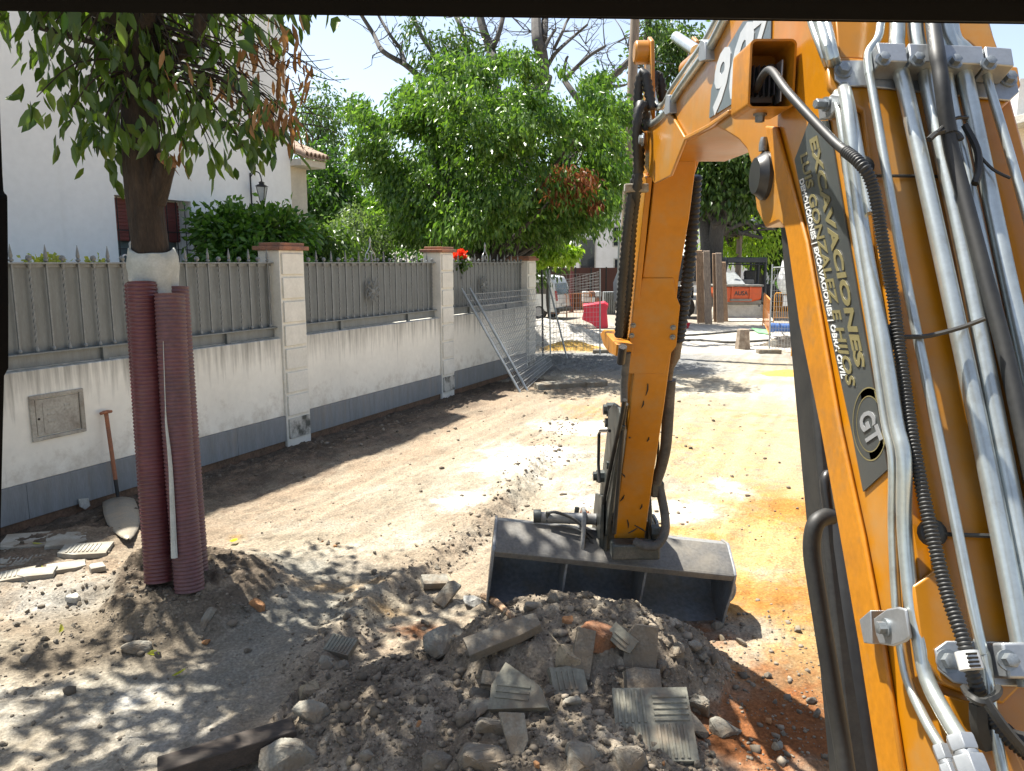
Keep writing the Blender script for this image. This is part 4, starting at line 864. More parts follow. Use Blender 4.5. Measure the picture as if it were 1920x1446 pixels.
MB().tube([bk(-.43, .20, .135), bk(-.30, .17, .15), bk(-.18, .14, .11), bk(-.09, .10, .0)], .008, 8, k=6).build('tilt_hose', M['hose_dusty'], BUC)
ribbed([bk(-.22, .3, .23), bk(-.12, .27, .18), bk(-.05, .24, .13)], .022, M['rust'], BUC, 'spring_hose', .016)
MB().tube([bk(-.25, .3, .19), bk(-.25, .3, .25)], .016, 8).build('hose_fitting', M['link'], BUC)
MB().tube([bk(hw+.006, .02, -.05), bk(hw+.02, .01, -.10), bk(hw+.02, .03, -.16), bk(hw+.006, .04, -.19)], .010, 8, k=3).build('hook', M['bucket'], BUC)

# cab: windscreen header with its rubber seal, left pillar
hp = [P(-160, 22, .80), P(2080, 51, .80)]
hd = hp[1]-hp[0]
CAB = MB().hexa([hp[0]+Vector((0, -.10, .012)), hp[1]+Vector((0, -.10, .012)), hp[1], hp[0], hp[0]+Vector((0, -.12, .16)), hp[1]+Vector((0, -.12, .16)), hp[1]+Vector((0, .0, .16)), hp[0]+Vector((0, .0, .16))]).build('cab_header', M['seal'], EX, bevel=.004)
MB().tube([hp[0]+Vector((0, -.008, .009)), hp[1]+Vector((0, -.008, .008))], .0075, 10).build('rubber_seal', M['rubber'], CAB)
pl_ = MB()
LP_ = [P(-6, -70, .70), P(-2, 60, .70), P(2, 205, .70), P(7, 330, .70), P(9, 360, .70), P(16, 366, .70), P(18, 560, .70), P(18, 690, .70), P(10, 705, .70), P(3, 1000, .70), P(-6, 1460, .70), Vector((P(-6, 1460, .70).x-.01, P(-6, 1460, .70).y-.02, 1.42))]
pl_.prism(LP_+[p+Vector((-.10, 0, 0)) for p in reversed(LP_)], (0, -.03, -.005)); pl_.build('cab_pillar', M['seal'], EX, bevel=.003)
MB().hexa([Vector(q) for q in ((.56,.62,1.42),(.62,.62,1.42),(.62,.72,1.42),(.56,.72,1.42),(.57,.74,2.80),(.625,.74,2.80),(.625,.86,2.80),(.57,.86,2.80))]).build('cab_pillar', M['seal'], EX, bevel=.006)
MB().box((.0, .66, 1.38), (1.26, .10, .12)).build('cab_sill', M['seal'], EX, bevel=.01)

# ------------------------------------------------------------------ foliage
def leaves(name, p, t, size, m, parent=None, ratio=.42, kind='small', droop=.25, rng=RNG):
    """p base points, t directions, size lengths (numpy): every leaf its own folded blade"""
    n = len(p); t = t/np.linalg.norm(t, axis=1, keepdims=True)
    rnd = rng.normal(size=(n, 3)); rnd[:, 2] *= .6
    sd = np.cross(t, rnd); sd /= np.linalg.norm(sd, axis=1, keepdims=True)+1e-9; nr = np.cross(sd, t)
    L = size[:, None]; w = L*ratio*.5
    if kind == 'small':
        tip = p+t*L+np.array([0, 0, -1])*L*droop*.5; mid = p+t*L*.5
        V = np.stack([p, mid+sd*w+nr*w*.35, tip, mid-sd*w+nr*w*.35], 1); fv = np.array([[0, 1, 2], [0, 2, 3]]); k = 4
    else:
        def at(q): return p+t*L*q+np.array([0, 0, -1])*L*droop*q*q
        up = nr*w*.35
        V = np.stack([p, at(.34)+sd*w*.92+up, at(.34), at(.34)-sd*w*.92+up, at(.70)+sd*w*.78+up, at(.70), at(.70)-sd*w*.78+up, at(1.02)], 1)
        fv = np.array([[0, 1, 2], [0, 2, 3], [1, 4, 2], [2, 4, 5], [2, 5, 3], [5, 6, 3], [4, 7, 5], [5, 7, 6]]); k = 8
    me = bpy.data.meshes.new(name); V = V.reshape(-1, 3)
    if parent is not None: V = V - np.array(parent.matrix_world.translation if False else [sum(c) for c in zip(*[tuple(q.location) for q in chain(parent)])])
    F_ = (fv[None]+np.arange(n)[:, None, None]*k).reshape(-1, 3)
    me.vertices.add(len(V)); me.vertices.foreach_set('co', V.astype(np.float32).ravel())
    me.loops.add(F_.size); me.loops.foreach_set('vertex_index', F_.astype(np.int32).ravel())
    me.polygons.add(len(F_)); me.polygons.foreach_set('loop_start', np.arange(len(F_))*3); me.polygons.foreach_set('loop_total', np.full(len(F_), 3)); me.update()
    if kind != 'small': me.polygons.foreach_set('use_smooth', np.ones(len(F_), bool))
    me.materials.append(m); o = bpy.data.objects.new(name, me); C.objects.link(o)
    if parent is not None: o.parent = parent
    return o
def chain(o):
    r = []
    while o is not None: r.append(o); o = o.parent
    return r
def unit(n, rng=RNG):
    v = rng.normal(size=(n, 3)); return v/np.linalg.norm(v, axis=1, keepdims=True)
def crown_pts(c, rad, n_cl, n_lf, sig, rng=RNG, shell=.55, bumpy=.28, zmin=-1e9, down=.75, out=.5, seed=0, box=0, big=0, bsig=.3):
    """leaf bases and directions in clumps filling an uneven ellipsoid"""
    c = np.array(c, float); rad = np.array(rad, float); d = unit(n_cl, rng)
    lump = 1+bumpy*np.sin(d[:, 0]*5+seed)*np.cos(d[:, 1]*4.3-seed*1.7)+bumpy*.7*np.sin(d[:, 2]*6.1+d[:, 0]*3+seed*2.1)
    if big:
        db = unit(big, rng); pick = rng.integers(0, big, n_cl); rb = shell+(1-shell)*rng.random(big)**.5
        lump = 1+bumpy*(rng.random(big)-.5)*2; d = db[pick]; r = (rb*lump)[pick]
    else: r = (shell+(1-shell)*rng.random(n_cl)**.6)*lump
    d_ = d/(np.max(np.abs(d), axis=1, keepdims=True)**box*1.0) if box else d
    cc = c+d_*rad*r[:, None]+(rng.normal(size=(n_cl, 3))*bsig*np.array([1, 1, .7]) if big else 0); keep = cc[:, 2] > zmin; cc, d = cc[keep], d[keep]; m_ = len(cc)
    k = rng.integers(0, m_, m_*n_lf); off = rng.normal(size=(k.size, 3))*sig; off[:, 2] = off[:, 2]*.8-np.abs(rng.normal(size=k.size))*sig*.5
    p = cc[k]+off; t = d[k]*out+rng.normal(size=(k.size, 3))*.5+np.array([0, 0, -down])
    return p, t, cc
LM = {}
LM['ficus'] = leafmat('ficus_leaf', (.034,.092,.020), (.165,.275,.058), .38, .32, (1.5,1.6,.6))
LM['ficus_dry'] = leafmat('dry_leaf', (.16,.055,.02), (.30,.12,.045), .3, .6, (1.2,1,.8))
LM['orange_leaf'] = leafmat('orange_tree_leaf', (.028,.062,.012), (.115,.185,.032), .30, .30, (1.5,1.6,.5))
LM['dry_hang'] = leafmat('withered_leaf', (.15,.075,.03), (.33,.19,.08), .3, .65, (1.2,1,.7))
LM['shrub'] = leafmat('shrub_leaf', (.03,.085,.012), (.12,.23,.045), .35, .3)
LM['olive'] = leafmat('grey_green_leaf', (.09,.14,.075), (.20,.26,.15), .3, .5)
LM['far_green'] = leafmat('far_leaf', (.028,.065,.015), (.095,.16,.035), .36, .4, (1.5,1.6,.6))
LM['far_dark'] = leafmat('far_dark_leaf', (.022,.055,.012), (.07,.14,.03), .35, .4)
LM['lime_leaf'] = leafmat('yellow_green_leaf', (.16,.27,.03), (.32,.42,.06), .4, .4)
LM['yellow_leaf'] = leafmat('yellow_leaf', (.30,.34,.05), (.45,.42,.10), .4, .4)

def limb(b, a, c, r0, r1, wob=.12, k=5):
    a, c = Vector(a), Vector(c); L = (c-a).length; pts = []
    for i in range(k+1):
        q = i/k; v = a.lerp(c, q)
        if 0 < i < k: v = v+Vector((random.gauss(0, wob), random.gauss(0, wob), random.gauss(0, wob*.6)))*L*.3
        pts.append(v)
    b.tube(pts, [r0+(r1-r0)*i/k for i in range(k+1)], 7, k=2); return pts
def tree(name, label, cat, base, trunk_top, r, crowns, bark, group=None, limbs=14):
    """crowns: list of (centre, radii, clumps, leaves per clump, sigma, leaf length, material, options)"""
    t = thing(name, label, cat, base, group=group); b = MB(); base = Vector(base); tt = Vector(trunk_top)
    mid = base.lerp(tt, .5)+Vector((random.gauss(0, .05), random.gauss(0, .05), 0))*(tt-base).length
    b.tube([base-Vector((0, 0, .1)), base+Vector((0, 0, .15)), mid, tt], [r*1.5, r*1.15, r*.95, r*.75], 12, k=4)
    for ci, (c, rad, ncl, nlf, sg, ln, lm, op) in enumerate(crowns):
        p, tdir, cc = crown_pts(c, rad, ncl, nlf, sg, seed=ci+len(label)*.37, **op)
        for i in range(limbs):
            e = Vector(cc[random.randrange(len(cc))]); limb(b, tt.lerp(mid, random.random()*.4), tt.lerp(e, .93), r*.38, r*.07, .2)
        leaves('crown', p, tdir, ln*(.7+.6*RNG.random(len(p))), M[lm] if lm in M else LM[lm], t)
    b.build('trunk', bark, t); return t

# the round dense tree overhanging the wall end
fc = Vector((-.42, 18.6, 4.45))
FT = thing('round_tree', 'big round tree with drooping bright green leaves above the railing', 'tree', (-.45, 18.6, 0))
b = MB(); b.tube([Vector((-.45, 18.6, -.1)), Vector((-.40, 18.6, 1.2)), Vector((-.5, 18.6, 2.6))], [.24, .2, .18], 12, k=4)
P1, T1, CC1 = crown_pts(fc, (2.85, 2.5, 2.15), 900, 74, .13, shell=.66, bumpy=.24, zmin=3.0, down=.95, out=.5, seed=5, box=.40, big=120, bsig=.24)
Pi, Ti, _ = crown_pts(fc, (2.0, 1.8, 1.8), 160, 50, .25, shell=.4, zmin=3.0); Pj, Tj, _ = crown_pts((fc.x, 18.6, 3.45), (2.6, 2.2, .40), 190, 50, .22, shell=.2); P1 = np.concatenate([P1, Pi, Pj]); T1 = np.concatenate([T1, Ti, Tj])
for i in range(26): e = Vector(CC1[random.randrange(len(CC1))]); limb(b, (-.48, 18.6, 2.0+random.random()*.5), Vector((-.5, 18.6, 2.6)).lerp(e, .95), .08, .014, .2)
b.build('trunk', M['bark_far'], FT)
dry = (np.linalg.norm((P1-np.array(P(1068, 338, 16.6)))/np.array([.50, 1.0, .30]), axis=1)+.5*RNG.random(len(P1)) < 1) | (np.linalg.norm((P1-np.array(P(1110, 385, 16.8)))/np.array([.30, 1.2, .28]), axis=1)+.6*RNG.random(len(P1)) < 1)
SZ = .105+.075*RNG.random(len(P1))
leaves('crown', P1[~dry], T1[~dry], SZ[~dry], LM['ficus'], FT, .38)
pd, td, _ = crown_pts(P(1068, 338, 16.3), (.40, .3, .30), 34, 32, .15, shell=.1, down=1.2)
pd = np.concatenate([P1[dry], pd]); td = np.concatenate([T1[dry], td]); leaves('dead_foliage', pd, td, np.full(len(pd), .16), LM['ficus_dry'], FT, .3)

# bare and half dead trees behind it
def crop5(x, y): return (x/3.013+620, y/3.013)
def bare(label, base_px, D, branches, r0, sprigs=(), twigs=26, group='half dead trees behind the round tree'):
    root = P(*crop5(*base_px), D); bx_ = P(880, 560, D); base = Vector((min(root.x, bx_.x), root.y, 0)); t = thing('bare_tree', label, 'tree', base, group=group); b = MB()
    b.tube([base, base.lerp(root, .5)+Vector((.1, 0, 0)), root], [r0*1.6, r0*1.25, r0*1.1], 10, k=4); ends = []
    for px, ra, rb in branches:
        pts = [P(*crop5(x, y), D+(.5*math.sin(i*1.3+x))) for i, (x, y) in enumerate(px)]
        if px[0] == base_px: pts[0] = root
        b.tube(pts, [.72*(ra+(rb-ra)*i/(len(pts)-1)) for i in range(len(pts))], 8, k=4); ends += pts[1:]
    for i in range(twigs):
        a = random.choice(ends); d = Vector((random.gauss(0, 1), random.gauss(0, .5), random.gauss(.6, .6))).normalized()*random.uniform(.5, 1.6)
        pts = [a, a+d*.4+Vector((random.gauss(0, .1), 0, random.gauss(0, .1))), a+d*.75+Vector((random.gauss(0, .12), 0, 0)), a+d]
        b.tube(pts, [.022, .015, .010, .005], 5, k=2)
        for j in range(2):
            q = pts[1].lerp(pts[2], random.random()); e = Vector((random.gauss(0, 1), random.gauss(0, .4), random.gauss(.3, .7))).normalized()*random.uniform(.2, .7)
            b.tube([q, q+e*.5+Vector((random.gauss(0, .05), 0, random.gauss(0, .05))), q+e], [.010, .007, .004], 4)
    b.build('trunk', M['deadwood'], t)
    if sprigs:
        ps = []; ts = []
        for x, y, rx, rz, n in sprigs:
            p, q, _ = crown_pts(P(*crop5(x, y), D-.4), (rx, .5, rz), 14, n, .16, shell=.2, down=.7); ps.append(p); ts.append(q)
        ps = np.concatenate(ps); ts = np.concatenate(ts); leaves('crown', ps, ts, np.full(len(ps), .20), LM['far_green'], t, .3)
    return t
bare('leaning bare tree with green leaf tufts, left above the round tree', (700, 560), 23.5, [([(700,560),(580,490),(520,450),(420,365),(295,290),(240,190),(165,70),(140,0)], .17, .06), ([(420,365),(395,280),(330,190),(262,70),(240,0)], .09, .05), ([(700,560),(655,435),(570,290),(500,180),(460,60),(450,0)], .14, .06), ([(395,280),(405,240),(410,230)], .03, .02)], .2,
     [(480,170,.6,.8,18), (640,290,.8,.6,34), (730,220,.5,.9,26), (570,330,.5,.35,18), (770,330,.6,.6,30), (690,380,.9,.5,40)], 22)
bare('forked grey bare tree standing behind the middle of the round tree', (915, 480), 25, [([(915,480),(915,360),(905,280),(870,190),(838,70),(830,0)], .26, .15), ([(905,280),(940,220),(975,90),(985,0)], .13, .09), ([(870,190),(820,180),(780,165)], .05, .02), ([(915,360),(860,340),(820,290),(795,210)], .04, .02), ([(855,370),(865,300),(880,250)], .05, .02), ([(705,85),(735,150),(770,250),(840,400),(915,480)][::-1], .08, .12)], .26, [(1020,320,.9,.35,26)], 14)
bare('upright bare tree with stubby cut boughs behind the round tree', (1200, 420), 25.5, [([(1200,420),(1190,300),(1165,220),(1160,60),(1158,0)], .30, .22), ([(1195,290),(1205,200),(1212,80),(1212,0)], .18, .15), ([(1205,285),(1235,220),(1270,168)], .09, .06), ([(1200,420),(1250,330),(1290,280),(1380,200),(1450,140)], .12, .05), ([(1260,280),(1310,180),(1330,130),(1360,80)], .08, .05), ([(1310,180),(1400,172)], .04, .02), ([(1170,250),(1130,180),(1095,168)], .03, .02), ([(1405,195),(1440,250),(1480,300)], .03, .012)], .3, [], 34)
bare('crooked bare tree reaching right beside the wooden pole', (1450, 640), 24, [([(1450,640),(1530,540),(1590,440),(1690,340),(1780,230),(1790,80),(1790,0)], .20, .08), ([(1575,485),(1620,488),(1665,480)], .09, .05), ([(1320,455),(1350,420),(1400,370),(1470,310),(1550,262)], .12, .06), ([(1450,640),(1380,540),(1320,455)], .16, .12), ([(1450,520),(1500,470),(1550,415)], .06, .03), ([(1310,430),(1330,340),(1340,320)], .07, .05), ([(1610,400),(1560,300),(1620,240),(1680,260)], .03, .015), ([(1690,340),(1740,350),(1775,390)], .03, .012), ([(1700,330),(1650,180),(1600,100)], .035, .015)], .22, [(1800,110,.5,.35,20)], 26)
# other trees in the gardens
def T(px, py, D): return tuple(P(px, py, D))
def gnd(px, D): p = P(px, 560, D); return (p.x, p.y, 0)
tree('garden_tree', 'dark green bushy tree between the house corner and the round tree', 'tree', gnd(600, 20), T(600, 430, 20), .16, [(T(603, 385, 20), (.85, 1.3, 1.30), 170, 60, .22, .16, 'far_dark', {}), (T(640, 440, 20.5), (1.0, 1.0, .8), 90, 55, .2, .15, 'far_dark', {})], M['bark_far'])
tree('garden_tree', 'thin airy tree with sky showing through, right of the house corner', 'tree', gnd(595, 27), T(596, 320, 27), .14, [(T(596, 225, 27), (1.0, 1.2, 1.2), 75, 30, .26, .16, 'far_green', dict(shell=.25)), (T(655, 345, 27), (.9, 1.0, 1.0), 75, 32, .26, .16, 'far_green', dict(shell=.3))], M['bark_far'], limbs=20)
tree('olive_bush', 'pale grey green bush behind the railing beside the round tree', 'bush', gnd(655, 17.5), T(655, 470, 17.5), .08, [(T(658, 445, 17.5), (.62, .5, .62), 60, 60, .14, .10, 'olive', {})], M['bark_far'], limbs=6)
tree('oleander_shrub', 'glossy green shrub spilling over the wall beside the first pillar', 'shrub', gnd(455, 12.3), T(455, 520, 12.3), .06, [(T(432, 440, 12.3), (.50, .42, .36), 66, 40, .12, .15, 'shrub', dict(down=.15, out=.9)), (T(515, 438, 12.5), (.50, .42, .30), 56, 40, .11, .14, 'shrub', dict(down=.15, out=.9)), (T(470, 478, 12.0), (.62, .3, .30), 46, 36, .12, .14, 'shrub', dict(down=.4, out=.7))], M['bark_far'], limbs=8)
tree('garden_tree', 'light green low tree behind the second railing', 'tree', gnd(590, 15.5), T(590, 520, 15.5), .07, [(T(590, 462, 15.5), (.75, .6, .42), 70, 50, .16, .13, 'far_green', {})], M['bark_far'], limbs=6)
tree('street_tree', 'tree with bright leaves half hidden by the wooden pole', 'tree', gnd(1200, 30), T(1200, 400, 30), .2, [(T(1170, 290, 30), (1.2, 1.5, 2.0), 120, 60, .36, .24, 'far_green', {}), (T(1262, 110, 30), (1.1, 1.2, 1.5), 70, 50, .34, .24, 'far_green', {})], M['bark_far'])
tree('street_tree', 'tree with a thick dark trunk behind the leftmost planks', 'tree', gnd(1322, 36), T(1322, 390, 36), .42, [(T(1335, 325, 36), (2.3, 1.8, 1.7), 150, 58, .42, .30, 'far_green', {})], M['bark_far'], 'leafy trees behind the small dumper')
tree('street_tree', 'tree with scaly dark trunk left of the brown pole', 'tree', gnd(1350, 35), T(1347, 400, 35), .40, [(T(1372, 310, 35), (1.7, 1.8, 1.8), 130, 58, .42, .30, 'far_green', {}), (T(1388, 445, 38), (1.6, 1, .7), 60, 36, .4, .24, 'lime_leaf', {})], M['bark_far'], 'leafy trees behind the small dumper')
tree('street_tree', 'dark dense tree behind the street lamp', 'tree', gnd(1430, 40), T(1430, 440, 40), .42, [(T(1442, 355, 40), (2.0, 1.8, 2.3), 190, 60, .45, .30, 'far_dark', {}), (T(1462, 462, 40), (1.5, 1.2, .9), 70, 50, .4, .28, 'far_green', {})], M['bark_far'], 'leafy trees behind the small dumper')
for lab, px, py, D, rad, lm in (('low light green bush under the round tree by the van', 1035, 474, 26, (.8, .6, .22), 'lime_leaf'), ('bush behind the parked van', 985, 470, 30, (1.8, 1.2, 1.0), 'far_green'), ('dark shrub mass behind the second railing', 760, 520, 21, (3.0, .8, .8), 'far_dark')):
    tree('bush', lab, 'bush', gnd(px, D), T(px, py+12, D), .06, [(T(px, py, D), rad, 80, 50, .08 if rad[2] < .3 else (.28 if D > 20 else .2), .2, lm, {})], M['bark_far'], limbs=6)
# a row of street trees in the far distance closing the horizon
FAR = [(1560, 70, 4.5, 'far_green'), (1680, 75, 5, 'far_dark'), (1840, 80, 4.5, 'far_green'), (2000, 90, 6, 'far_dark'), (1250, 75, 5, 'far_green'), (400, 60, 5, 'far_dark'), (120, 60, 6, 'far_green'), (820, 62, 5, 'far_dark'), (1060, 72, 4.5, 'far_dark')]
for i, (px, D, r, lm) in enumerate(FAR):
    tree('distant_tree', 'distant street tree mostly hidden behind nearer things', 'tree', gnd(px, D), T(px, 440, D), .3, [(T(px, 400, D), (r, 3, r*.75), 70, 40, .8, .6, lm, {})], M['bark_far'], 'distant street trees', limbs=5)

# small plants showing over the railing
for lab, px, py, D, rad, ncl, lm in (('yellow green creeper tuft on the railing left of the wrapped tree', 96, 491, 8.2, (.22, .10, .045), 12, 'yellow_leaf'), ('small yellow creeper tuft on the railing beside the wrapped tree', 180, 494, 8.9, (.12, .08, .03), 6, 'yellow_leaf')):
    q = P(px, py, D); t = thing('creeper', lab, 'plant', (q.x, q.y, q.z-.25)); p, tt, _ = crown_pts(q, rad, ncl, 14, .04, shell=.2, down=.1); leaves('foliage', p, tt, np.full(len(p), .07), LM[lm], t, .7)
    MB().tube([Vector((q.x, q.y, q.z-.25)), q], .006, 5).build('stem', M['bark_far'], t)
q = P(867, 478, 14.9); t = thing('geranium', 'red flowering geranium over the railing beside the second pillar', 'plant', (q.x, q.y, q.z-.5))
MB().tube([Vector((q.x, q.y, q.z-.5)), q-Vector((.03, 0, .1)), q], .006, 5).tube([Vector((q.x, q.y, q.z-.5)), q-Vector((.16, 0, .03))], .005, 5).build('stem', M['bark_far'], t)
for i, (dx, dz, r) in enumerate(((.0, .0, .06), (-.12, -.02, .03), (-.02, .06, .045))):
    p, tt, _ = crown_pts(q+Vector((dx, 0, dz)), (r, r, r), 12, 9, .02, shell=.3, down=0); leaves('flower', p, tt, np.full(len(p), .05), M['petal'], t, .8)
p, tt, _ = crown_pts(q-Vector((.06, 0, .16)), (.2, .12, .08), 16, 12, .05, shell=.2, down=.1); leaves('foliage', p, tt, np.full(len(p), .08), LM['far_green'], t, .7)

# ------------------------------------------------------------------ the near orange tree with its wrapped trunk
tx, ty = TREE; tz = gz(tx, ty)
OT = thing('orange_tree', 'orange tree with dark trunk and withered leaves, wrapped in red conduits', 'tree', (tx, ty, tz))
b = MB()
b.tube([Vector((tx, ty, tz-.1)), Vector((tx, ty, 1.2)), Vector((tx-.035, ty, 2.3)), Vector((tx-.06, ty, 2.75)), Vector((tx-.055, ty, 3.05)), Vector((tx-.06, ty+.02, 3.45)), Vector((tx+.03, ty, 4.1)), Vector((tx+.05, ty, 4.9))], [.155, .135, .118, .118, .130, .112, .10, .075], 18, k=6)
limb(b, (tx+.0, ty, 2.82), (tx+.125, ty-.05, 3.06), .09, .068, .02, 3)
for i in range(16):
    an = i*2.4; h0 = 3.25+1.4*random.random(); e = (tx+1.5*math.cos(an), ty+1.4*math.sin(an), h0+.6+.7*random.random()); limb(b, (tx, ty, h0), e, .055, .015, .2)
b.build('trunk', M['bark'], OT, smooth=60)
cs_ = Vector((tx+.13, ty-.055, 3.075)); MB().lathe([(.070, 0), (.066, .006), (.02, .008)], cs_, (.7, -.3, .65), 14).build('cut_stub', M['cutwood'], OT)
# hanging leaf sprays: traced clusters around the lower crown, then the wide crown above
LPX = [(110,60),(60,110),(45,85),(100,100),(150,70),(200,60),(80,130),(120,150),(160,130),(205,120),(95,165),(140,185),(185,180),(120,215),(160,230),(200,215),(175,260),(205,250),(160,290),(178,325),(215,300),(225,350),(215,180),(190,300),
       (300,70),(335,100),(360,60),(400,80),(440,70),(480,50),(520,60),(290,130),(330,160),(370,140),(410,130),(300,200),(340,220),(380,200),(310,260),(345,280),(380,250),(300,290),(330,310),(400,230),(420,180),(460,120),(500,100),(420,280),(440,250),(470,230),(390,320),(405,335),(450,310),(460,330),(490,290),(510,280),(520,265),(480,270),(500,320),(530,280),(505,240),(260,90),(250,140),(285,230),(300,320),(255,60),(230,80),(270,270),
       (118,250),(130,265),(70,235)]
pb, tb = [], []; tw = MB()
LPX += [(random.uniform(190, 345), random.uniform(75, 250)) for _ in range(12)]
for i_, (x, y) in enumerate(LPX):
    D = random.uniform(4.92, 5.18) if i_ >= len(LPX)-12 else 5.3+random.uniform(-.55, .5); q = P(x, y-40, D); a = Vector((tx+random.gauss(0, .05), ty, min(4.2, max(3.2, q.z+.35+random.random()*.3))))
    md = a.lerp(q, .6)+Vector((0, 0, .14)); tw.tube([a, md, q+Vector((0, 0, .04))], [.010, .006, .003], 5, k=3)
    for k in range(random.randint(9, 14) if x < 420 else random.randint(6, 9)):
        o_ = Vector((random.gauss(0, .085), random.gauss(0, .10), random.gauss(.05, .075)))
        pb.append(q+o_); dv = Vector((o_.x*2.2+random.gauss(0, .28), o_.y*2+random.gauss(0, .35), -.75+random.gauss(0, .25))); tb.append(dv)
leaves('crown', np.array(pb), np.array(tb), (.085+.075*RNG.random(len(pb))), LM['orange_leaf'], OT, .45, 'big', .12)
pb, tb = [], []
DPX = [(330,115),(345,140),(440,150),(455,90),(470,130),(480,60),(500,80),(520,110),(540,95),(535,60),(545,130),(480,205),(490,225),(500,200),(520,190),(535,210),(550,225),(540,170),(560,160),(545,240),(310,305),(318,300),(350,285),(300,140),(425,145),(465,180)]
for (x, y) in DPX:
    q = P(x, y, 5.2+random.uniform(-.5, .4)); a = Vector((tx+.05, ty, min(4.2, q.z+.4))); tw.tube([a, a.lerp(q, .6)+Vector((0, 0, .1)), q], [.009, .005, .003], 5, k=3)
    for k in range(4 if x < 360 else 9): o_ = Vector((random.gauss(0, .06), random.gauss(0, .07), random.gauss(0, .05))); pb.append(q+o_); tb.append(Vector((random.gauss(0, .3), random.gauss(0, .3), -1)))
leaves('withered_foliage', np.array(pb), np.array(tb), .09+.05*RNG.random(len(pb)), LM['dry_hang'], OT, .26, 'big', .0)
for i in range(46):                          # bare twigs on the right
    x, y = random.uniform(380, 560), random.uniform(60, 250); q = P(x, y, 5.2+random.uniform(-.4, .4)); d = Vector((random.uniform(.1, .32), random.gauss(0, .1), random.gauss(-.05, .12)))
    tw.tube([q, q+d*.5+Vector((0, 0, random.gauss(0, .03))), q+d], [.005, .0035, .002], 4, k=2)
for px in ([(540,100),(570,115),(600,130),(625,125)], [(585,140),(620,150),(655,148)], [(545,60),(580,110),(610,140),(640,156)], [(0,25),(8,40),(18,56)]):
    tw.tube([P(x, y, 5.1) for x, y in px], [.006, .004, .003, .002], 4, k=3)
tw.build('twigs', M['bark'], OT)
p, tt, _ = crown_pts((tx-.15, ty+.35, 5.35), (2.05, 1.75, 1.15), 210, 22, .17, shell=.45, bumpy=.2, zmin=4.25, down=.8); leaves('crown', p, tt, .13+.06*RNG.random(len(p)), LM['orange_leaf'], OT, .47, 'big', .12)
# trunk guard of corrugated pipes strapped round the trunk, with a geotextile wrap
TG = thing('trunk_guard', 'dusty red corrugated pipes strapped upright round the tree trunk', 'trunk guard', (tx, ty, tz))
def conduit(pa, pb_, r, m, n=20, pitch=.026):
    pts = resample(catmull([pa, pa.lerp(pb_, .5)+Vector((random.gauss(0, .008), random.gauss(0, .008), 0)), pb_], 12), pitch/6); wv = (1.0, 1.0, .985, .93, .93, .985)
    return MB().tube(pts, [r*wv[i % 6] for i in range(len(pts))], n).build('corrugated_pipe', m, TG, smooth=70)
cA0, cA1 = P(297, 1062, 5.24), P(266, 530, 5.20); cB0, cB1 = P(354, 1080, 5.22), P(318, 552, 5.18)
conduit(cA0-Vector((0, 0, .1)), cA1, .097, M['conduit']); conduit(cB0-Vector((0, 0, .1)), cB1, .098, M['conduit_dusty'])
conduit(P(366, 1046, 5.46)-Vector((0, 0, .1)), P(330, 538, 5.38), .085, M['conduit_dusty']); conduit(P(292, 1040, 5.62)-Vector((0, 0, .1)), P(258, 532, 5.58), .09, M['conduit'])
pts = []
wr = MB(); n_ = 28; prof = [(2.08, .150), (2.14, .152), (2.20, .150), (2.28, .158), (2.36, .164), (2.42, .160), (2.47, .150), (2.475, .138)]; vs = []
for i, (z, r) in enumerate(prof):
    for k in range(n_):
        an = 2*PI*k/n_; rr_ = r*(1+.035*math.sin(k*2.1+i*1.3)+.03*math.sin(k*5.3-i*2.2)); vs.append((tx-.035+rr_*math.cos(an), ty+rr_*math.sin(an), z+.02*math.sin(an*2+1)+(.008*math.sin(k*.9) if i > 4 else 0)))
fs = [(i*n_+k, i*n_+(k+1) % n_, (i+1)*n_+(k+1) % n_, (i+1)*n_+k) for i in range(len(prof)-1) for k in range(n_)]
wr.add(vs, fs).build('geotextile_wrap', M['cloth'], TG, smooth=60)
MB().tube([P(327, 1046, 5.115), P(320, 880, 5.10), P(312, 800, 5.09), P(310, 760, 5.09), P(306, 640, 5.09)], [.022, .014, .008, .003, .002], 8, k=3).build('strap', M['cloth'], TG)

# ------------------------------------------------------------------ rubble, slabs and stones in front
def hull(size, n=16, seed=0, sub=1, rough=.06):
    rg = random.Random(seed); bm = bmesh.new()
    for i in range(n):
        v = Vector((rg.gauss(0, 1), rg.gauss(0, 1), rg.gauss(0, 1))).normalized(); q = rg.uniform(.75, 1.0)
        v = Vector([max(-.72, min(.72, c*q)) for c in v]); bm.verts.new((v.x*size[0]*.69, v.y*size[1]*.69, v.z*size[2]*.69))
    r = bmesh.ops.convex_hull(bm, input=bm.verts); bmesh.ops.delete(bm, geom=[g for g in r['geom_interior'] if isinstance(g, bmesh.types.BMVert)], context='VERTS')
    bmesh.ops.bevel(bm, geom=bm.edges[:], offset=min(size)*.05, segments=1, affect='EDGES')
    if sub:
        bmesh.ops.triangulate(bm, faces=bm.faces); bmesh.ops.subdivide_edges(bm, edges=bm.edges[:], cuts=2, use_grid_fill=True)
        m_ = min(size)
        for v in bm.verts:
            k = 9/m_*.35; nz = math.sin(v.co.x*k+seed)*math.sin(v.co.y*k*1.3-seed)*math.sin(v.co.z*k*1.1+2*seed)
            v.co += v.co.normalized()*m_*rough*(nz+rg.uniform(-.5, .5)*.8)
    vs = [v.co.copy() for v in bm.verts]; bm.verts.index_update(); fs = [tuple(v.index for v in f.verts) for f in bm.faces]; bm.free(); return vs, fs
